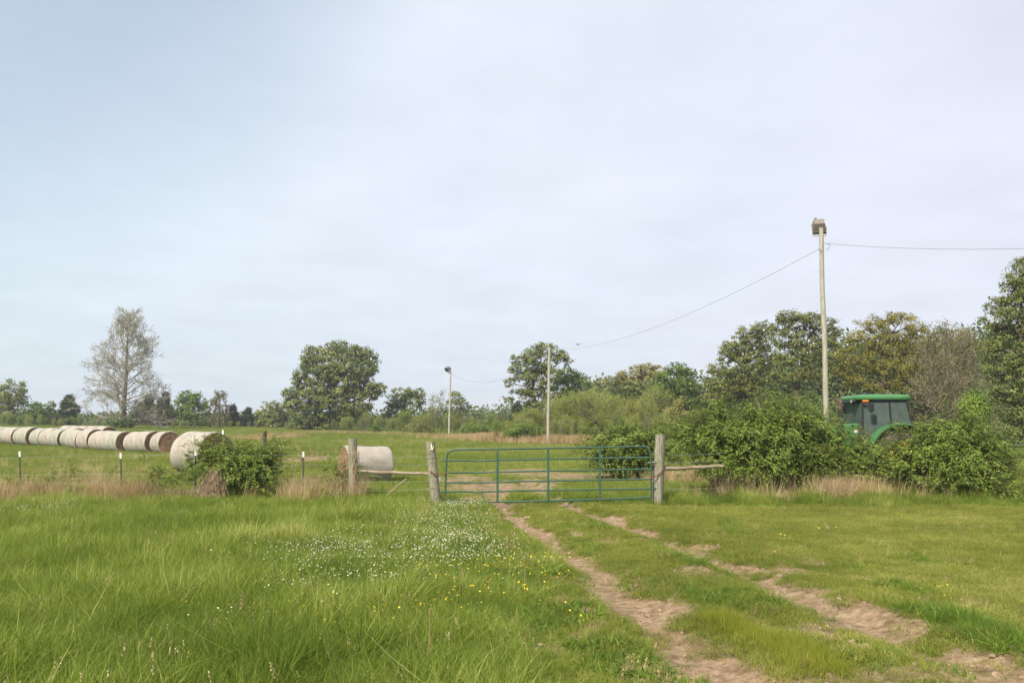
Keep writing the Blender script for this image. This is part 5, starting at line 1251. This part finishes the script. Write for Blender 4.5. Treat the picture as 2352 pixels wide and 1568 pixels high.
o = mb.build('drip_loop', M['cable'], pole1); o.matrix_parent_inverse = Matrix.Translation(-Vector(pole1.location))
# bird
bp_ = P(1328, 791, 32); bird = empty('bird', bp_, 'small dark bird flying just above the cable', 'bird', rz=.4)
MB().tube([(0, -.09, 0), (0, -.05, .005), (0, 0, .0), (0, .06, .0), (0, .085, .008), (0, .11, .004)], [.004, .016, .024, .016, .013, .003], 10).build('body', M['lampbox'], bird, True)
for s_ in (-1, 1):
    V = [(0, .035, .012), (s_*.07, .045, .04), (s_*.15, .0, .03), (s_*.165, -.03, .022), (s_*.08, -.02, .028), (0, -.03, .008)]
    V2 = [(a, b_, c-.004) for a, b_, c in V]; n = 6
    MB().add(V+V2, [[0,1,2,3,4,5], [11,10,9,8,7,6]] + [(k, 6+k, 6+(k+1) % 6, (k+1) % 6) for k in range(6)]).build('wing', M['lampbox'], bird)
MB().prism([(-.008, 0), (.008, 0), (.02, .006), (-.02, .006)], -.14, -.08).build('tail', M['lampbox'], bird)

# ------------------------------------------------------------------ tractor (front points left, -x)
TX, TY = 11.78, 26.1
T = empty('tractor', (TX, TY, gh(TX, TY)), 'green farm tractor with glazed cab parked behind the bushes', 'tractor')
def wheel(name, x_, y_, rad, wd, rimr, sgn, lugs=20):
    wr = empty(name, (x_, y_, rad)); wr.parent = T; Mr = Matrix.Rotation(R(90), 4, 'X')
    mb = MB().lathe([(rimr, -wd*.42), (rad*.80, -wd/2), (rad*.93, -wd*.46), (rad*.965, -wd*.3), (rad*.97, wd*.3), (rad*.93, wd*.46), (rad*.80, wd/2), (rimr, wd*.42), (rimr*.98, 0)], 40, Mr)
    for k in range(lugs):
        for s_ in (-1, 1):
            a = 2*math.pi*(k+(.5 if s_ > 0 else 0))/lugs; c = Vector((math.cos(a)*rad*.985, s_*wd*.24, math.sin(a)*rad*.985))
            rt = Matrix.Rotation(-a, 3, 'Y') @ Matrix.Rotation(s_*R(40), 3, 'X'); mb.box(c, (rad*.05, wd*.58, rad*.055), rt)
    mb.build('tyre', M['tyre'], wr, True)
    rm_ = MB().lathe([(rimr*1.0, sgn*wd*.42), (rimr*.95, sgn*wd*.40), (rimr*.90, sgn*wd*.16), (rimr*.55, sgn*wd*.10), (rimr*.50, sgn*wd*.22), (rimr*.20, sgn*wd*.24), (rimr*.18, sgn*wd*.34), (0.0, sgn*wd*.34)], 32, Mr)
    for k in range(8):
        a = 2*math.pi*k/8; rm_.lathe([(rimr*.05, 0), (rimr*.05, .03), (0, .03)], 6, Matrix.Translation((math.cos(a)*rimr*.38, -sgn*wd*.23, math.sin(a)*rimr*.38)) @ Matrix.Rotation(R(90)*sgn, 4, 'X'))
    rm_.build('rim', M['yellow'], wr, True)
for s_ in (-1, 1):
    wheel('rear_wheel', 0, s_*.82, .84, .46, .50, -s_); wheel('front_wheel', -2.15, s_*.78, .52, .32, .32, -s_, 18)
# chassis and engine
mb = MB(); mb.box((-1.1, 0, .75), (2.6, .42, .42), bev=.04); mb.box((.1, 0, .84), (.5, 1.3, .22), bev=.03); mb.box((-2.15, 0, .52), (.2, 1.3, .16), bev=.03); mb.box((-2.62, 0, .80), (.25, .5, .5), bev=.03)
mb.build('chassis', M['black'], T)
# hood
hp = [(-.98, 1.08), (-.98, 1.93), (-1.5, 1.91), (-2.2, 1.82), (-2.55, 1.70), (-2.72, 1.45), (-2.74, 1.0), (-1.6, 1.0)]
hood = MB().prism(hp, -.34, .34).build('hood', M['green_paint'], T)
bv = hood.modifiers.new('bevel', 'BEVEL'); bv.width = .06; bv.segments = 3; bv.limit_method = 'ANGLE'
MB().box((-1.12, -.352, 1.68), (.14, .012, .09)).build('reflective_decal', M['white_paint'], T)
MB().lathe([(.045, 0), (.045, .015), (.0, .015)], 16, Matrix.Translation((-1.22, -.342, 1.84)) @ Matrix.Rotation(R(90), 4, 'X')).build('hood_latch', M['black'], T)
MB().box((-2.748, 0, 1.35), (.02, .5, .5), bev=.008).build('grille', M['black'], T)
for s_ in (-1, 1): MB().box((-2.765, s_*.18, 1.52), (.03, .16, .10), bev=.01).build('headlight', M['galv'], T)
# exhaust stack
ex = MB(); ex.tube([(-1.62, -.42, 1.5), (-1.62, -.42, 2.36)], .075, 16); exo = ex.build('exhaust_stack', M['black'], T, True)
MB().tube([(-1.62, -.42, 2.36), (-1.62, -.42, 2.46), (-1.64, -.42, 2.55), (-1.69, -.42, 2.63), (-1.74, -.42, 2.67)], [.05, .05, .048, .045, .045], 14).build('exhaust_tip', M['exhaust'], exo, True)
# cab frame
cw = .70
cab = MB()
def bar(a, b_, r=.035): cab.tube([a, b_], r, 6)
for s_ in (-1, 1):
    y_ = s_*cw
    bar((-1.05, y_*.96, 1.2), (-1.02, y_*.94, 2.62), .032); bar((-.18, y_, 1.45), (-.20, y_*.97, 2.62), .034); bar((.50, y_*.98, 1.72), (.34, y_*.95, 2.62), .045)
    bar((-1.05, y_*.96, 1.2), (-.62, y_, 1.02)); bar((-.62, y_, 1.02), (-.30, y_, 1.45)); bar((-.30, y_, 1.62), (.50, y_*.98, 1.76), .03); bar((-1.02, y_*.95, 2.62), (.36, y_*.95, 2.62), .04)
bar((-1.05, -cw*.96, 1.25), (-1.05, cw*.96, 1.25)); bar((-1.02, -cw*.94, 2.62), (-1.02, cw*.94, 2.62), .04); bar((.50, -cw, 1.74), (.50, cw, 1.74)); bar((.34, -cw, 2.62), (.34, cw, 2.62), .04)
cab.box((.40, 0, 1.4), (.06, 1.2, .7)); cab.box((-.3, 0, 1.05), (1.5, 1.2, .08))
cab.build('cab_frame', M['black'], T)
def pane(name, pts): 
    n = len(pts); c = [Vector(p_) for p_ in pts]; nrm = (c[1]-c[0]).cross(c[2]-c[0]).normalized()*.005
    return MB().add([p_+nrm for p_ in c] + [p_-nrm for p_ in c], [[k for k in range(n)], [n+k for k in range(n-1, -1, -1)]] + [(k, n+k, n+(k+1) % n, (k+1) % n) for k in range(n)]).build(name, M['glass'], T)
for s_ in (-1, 1):
    y_ = s_*cw
    d = pane('door_glass', [(-1.03, y_*.96, 1.24), (-.62, y_, 1.06), (-.30, y_, 1.47), (-.21, y_*.99, 1.55), (-.22, y_*.97, 2.58), (-1.00, y_*.945, 2.58)])
    pane('side_window', [(-.17, y_*.99, 1.66), (.47, y_*.98, 1.78), (.33, y_*.95, 2.58), (-.18, y_*.97, 2.58)])
    MB().tube([(-.28, y_+s_*.03, 1.80), (-.28, y_+s_*.045, 1.95)], .014, 6).build('door_handle', M['black'], d)
pane('windscreen', [(-1.065, -.64, 1.3), (-1.065, .64, 1.3), (-1.035, .62, 2.58), (-1.035, -.62, 2.58)])
pane('rear_window', [(.49, .64, 1.80), (.49, -.64, 1.80), (.345, -.62, 2.58), (.345, .62, 2.58)])
# roof: rounded slab with front visor
V = []; F_ = []; n = 32
def sup(hx, hy, z, cx_=-.35):
    out = []
    for k in range(n):
        a = 2*math.pi*k/n; ca, sa = math.cos(a), math.sin(a); out.append((cx_+hx*math.copysign(abs(ca)**.38, ca), hy*math.copysign(abs(sa)**.38, sa), z + (.03 if ca < -.2 else 0)*0))
    return out
for hx, hy, z in [(.82, .70, 2.635), (.87, .77, 2.65), (.89, .79, 2.69), (.885, .785, 2.745), (.84, .74, 2.79), (.6, .55, 2.815)]: V += sup(hx, hy, z)
for i in range(5):
    for k in range(n): F_.append((i*n+k, i*n+(k+1) % n, (i+1)*n+(k+1) % n, (i+1)*n+k))
F_.append([k for k in range(n-1, -1, -1)]); F_.append([5*n+k for k in range(n)])
MB().add(V, F_).build('cab_roof', M['green_paint'], T, True)
MB().box((-1.17, 0, 2.605), (.14, 1.1, .10), bev=.03).build('roof_visor', M['black'], T)
for s_ in (-1, 1):
    MB().lathe([(.0, 0), (.05, .0), (.06, .03), (.0, .03)], 16, Matrix.Translation((-1.24, s_*.42, 2.60)) @ Matrix.Rotation(R(-90), 4, 'Y')).build('work_light', M['galv'], T)
    MB().box((-.98, s_*.80, 2.60), (.20, .05, .065), bev=.02).build('turn_signal', M['orange'], T)
    mi = MB().box((-.90, s_*1.0, 2.40), (.16, .08, .27), bev=.02).build('mirror', M['black'], T)
    MB().tube([(-1.0, s_*.70, 2.52), (-.92, s_*.98, 2.55), (-.88, s_*1.0, 2.40)], .012, 6).build('mirror_arm', M['black'], mi)
    # fender: curved green shell over the rear wheel
    V = []; F_ = []; K = 14; y0_, y1_ = (-1.08, -.66) if s_ < 0 else (.66, 1.08)
    for k in range(K+1):
        a = R(158) - R(140)*k/K; ro = 1.05; 
        xx, zz = math.cos(a)*ro, .84+math.sin(a)*ro*1.04
        V += [(xx, y0_, zz), (xx, y1_, zz), (xx*.965, y1_, .84+(zz-.84)*.955), (xx*.965, y0_, .84+(zz-.84)*.955)]
    for k in range(K):
        for q in range(4): F_.append((k*4+q, k*4+(q+1) % 4, (k+1)*4+(q+1) % 4, (k+1)*4+q))
    F_ += [(3,2,1,0), (K*4, K*4+1, K*4+2, K*4+3)]
    fo = MB().add(V, F_).build('fender', M['green_paint'], T, True)
    MB().box((.80, s_*1.0, 1.60), (.10, .12, .14), Matrix.Rotation(R(50), 3, 'Y'), bev=.03).build('tail_light', M['red'], fo)
    MB().box((-.66, s_*.78, .75), (.34, .2, .04)).build('step', M['black'], T)
mb = MB(); mb.box((-.05, 0, 1.32), (.48, .5, .12), bev=.04); mb.box((.2, 0, 1.68), (.12, .48, .62), Matrix.Rotation(R(8), 3, 'Y'), bev=.04); mb.build('seat', M['seat'], T)
mb = MB(); mb.tube([(-.55+.17*math.cos(a)*.6, .19*math.sin(a), 1.78+.12*math.cos(a)) for a in np.linspace(0, 2*math.pi, 21)], .014, 6, False); mb.tube([(-.55, 0, 1.78), (-.75, 0, 1.35)], .02, 6); mb.build('steering_wheel', M['black'], T)

# ------------------------------------------------------------------ thin spring haze in the air
hm = bpy.data.materials.new('haze_air'); hm.use_nodes = True; hn = hm.node_tree; hn.nodes.clear()
ho = hn.nodes.new('ShaderNodeOutputMaterial'); hv_ = hn.nodes.new('ShaderNodeVolumePrincipled'); hv_.inputs['Color'].default_value = (.88,.92,1,1); hv_.inputs['Density'].default_value = .0005; hv_.inputs['Anisotropy'].default_value = .2
hn.links.new(hv_.outputs[0], ho.inputs['Volume'])
hz_ = MB().box((0, 450, 12), (1040, 960, 40)).build('haze', hm); tag(hz_, 'thin pale haze in the air over the field', 'haze', kind='stuff')
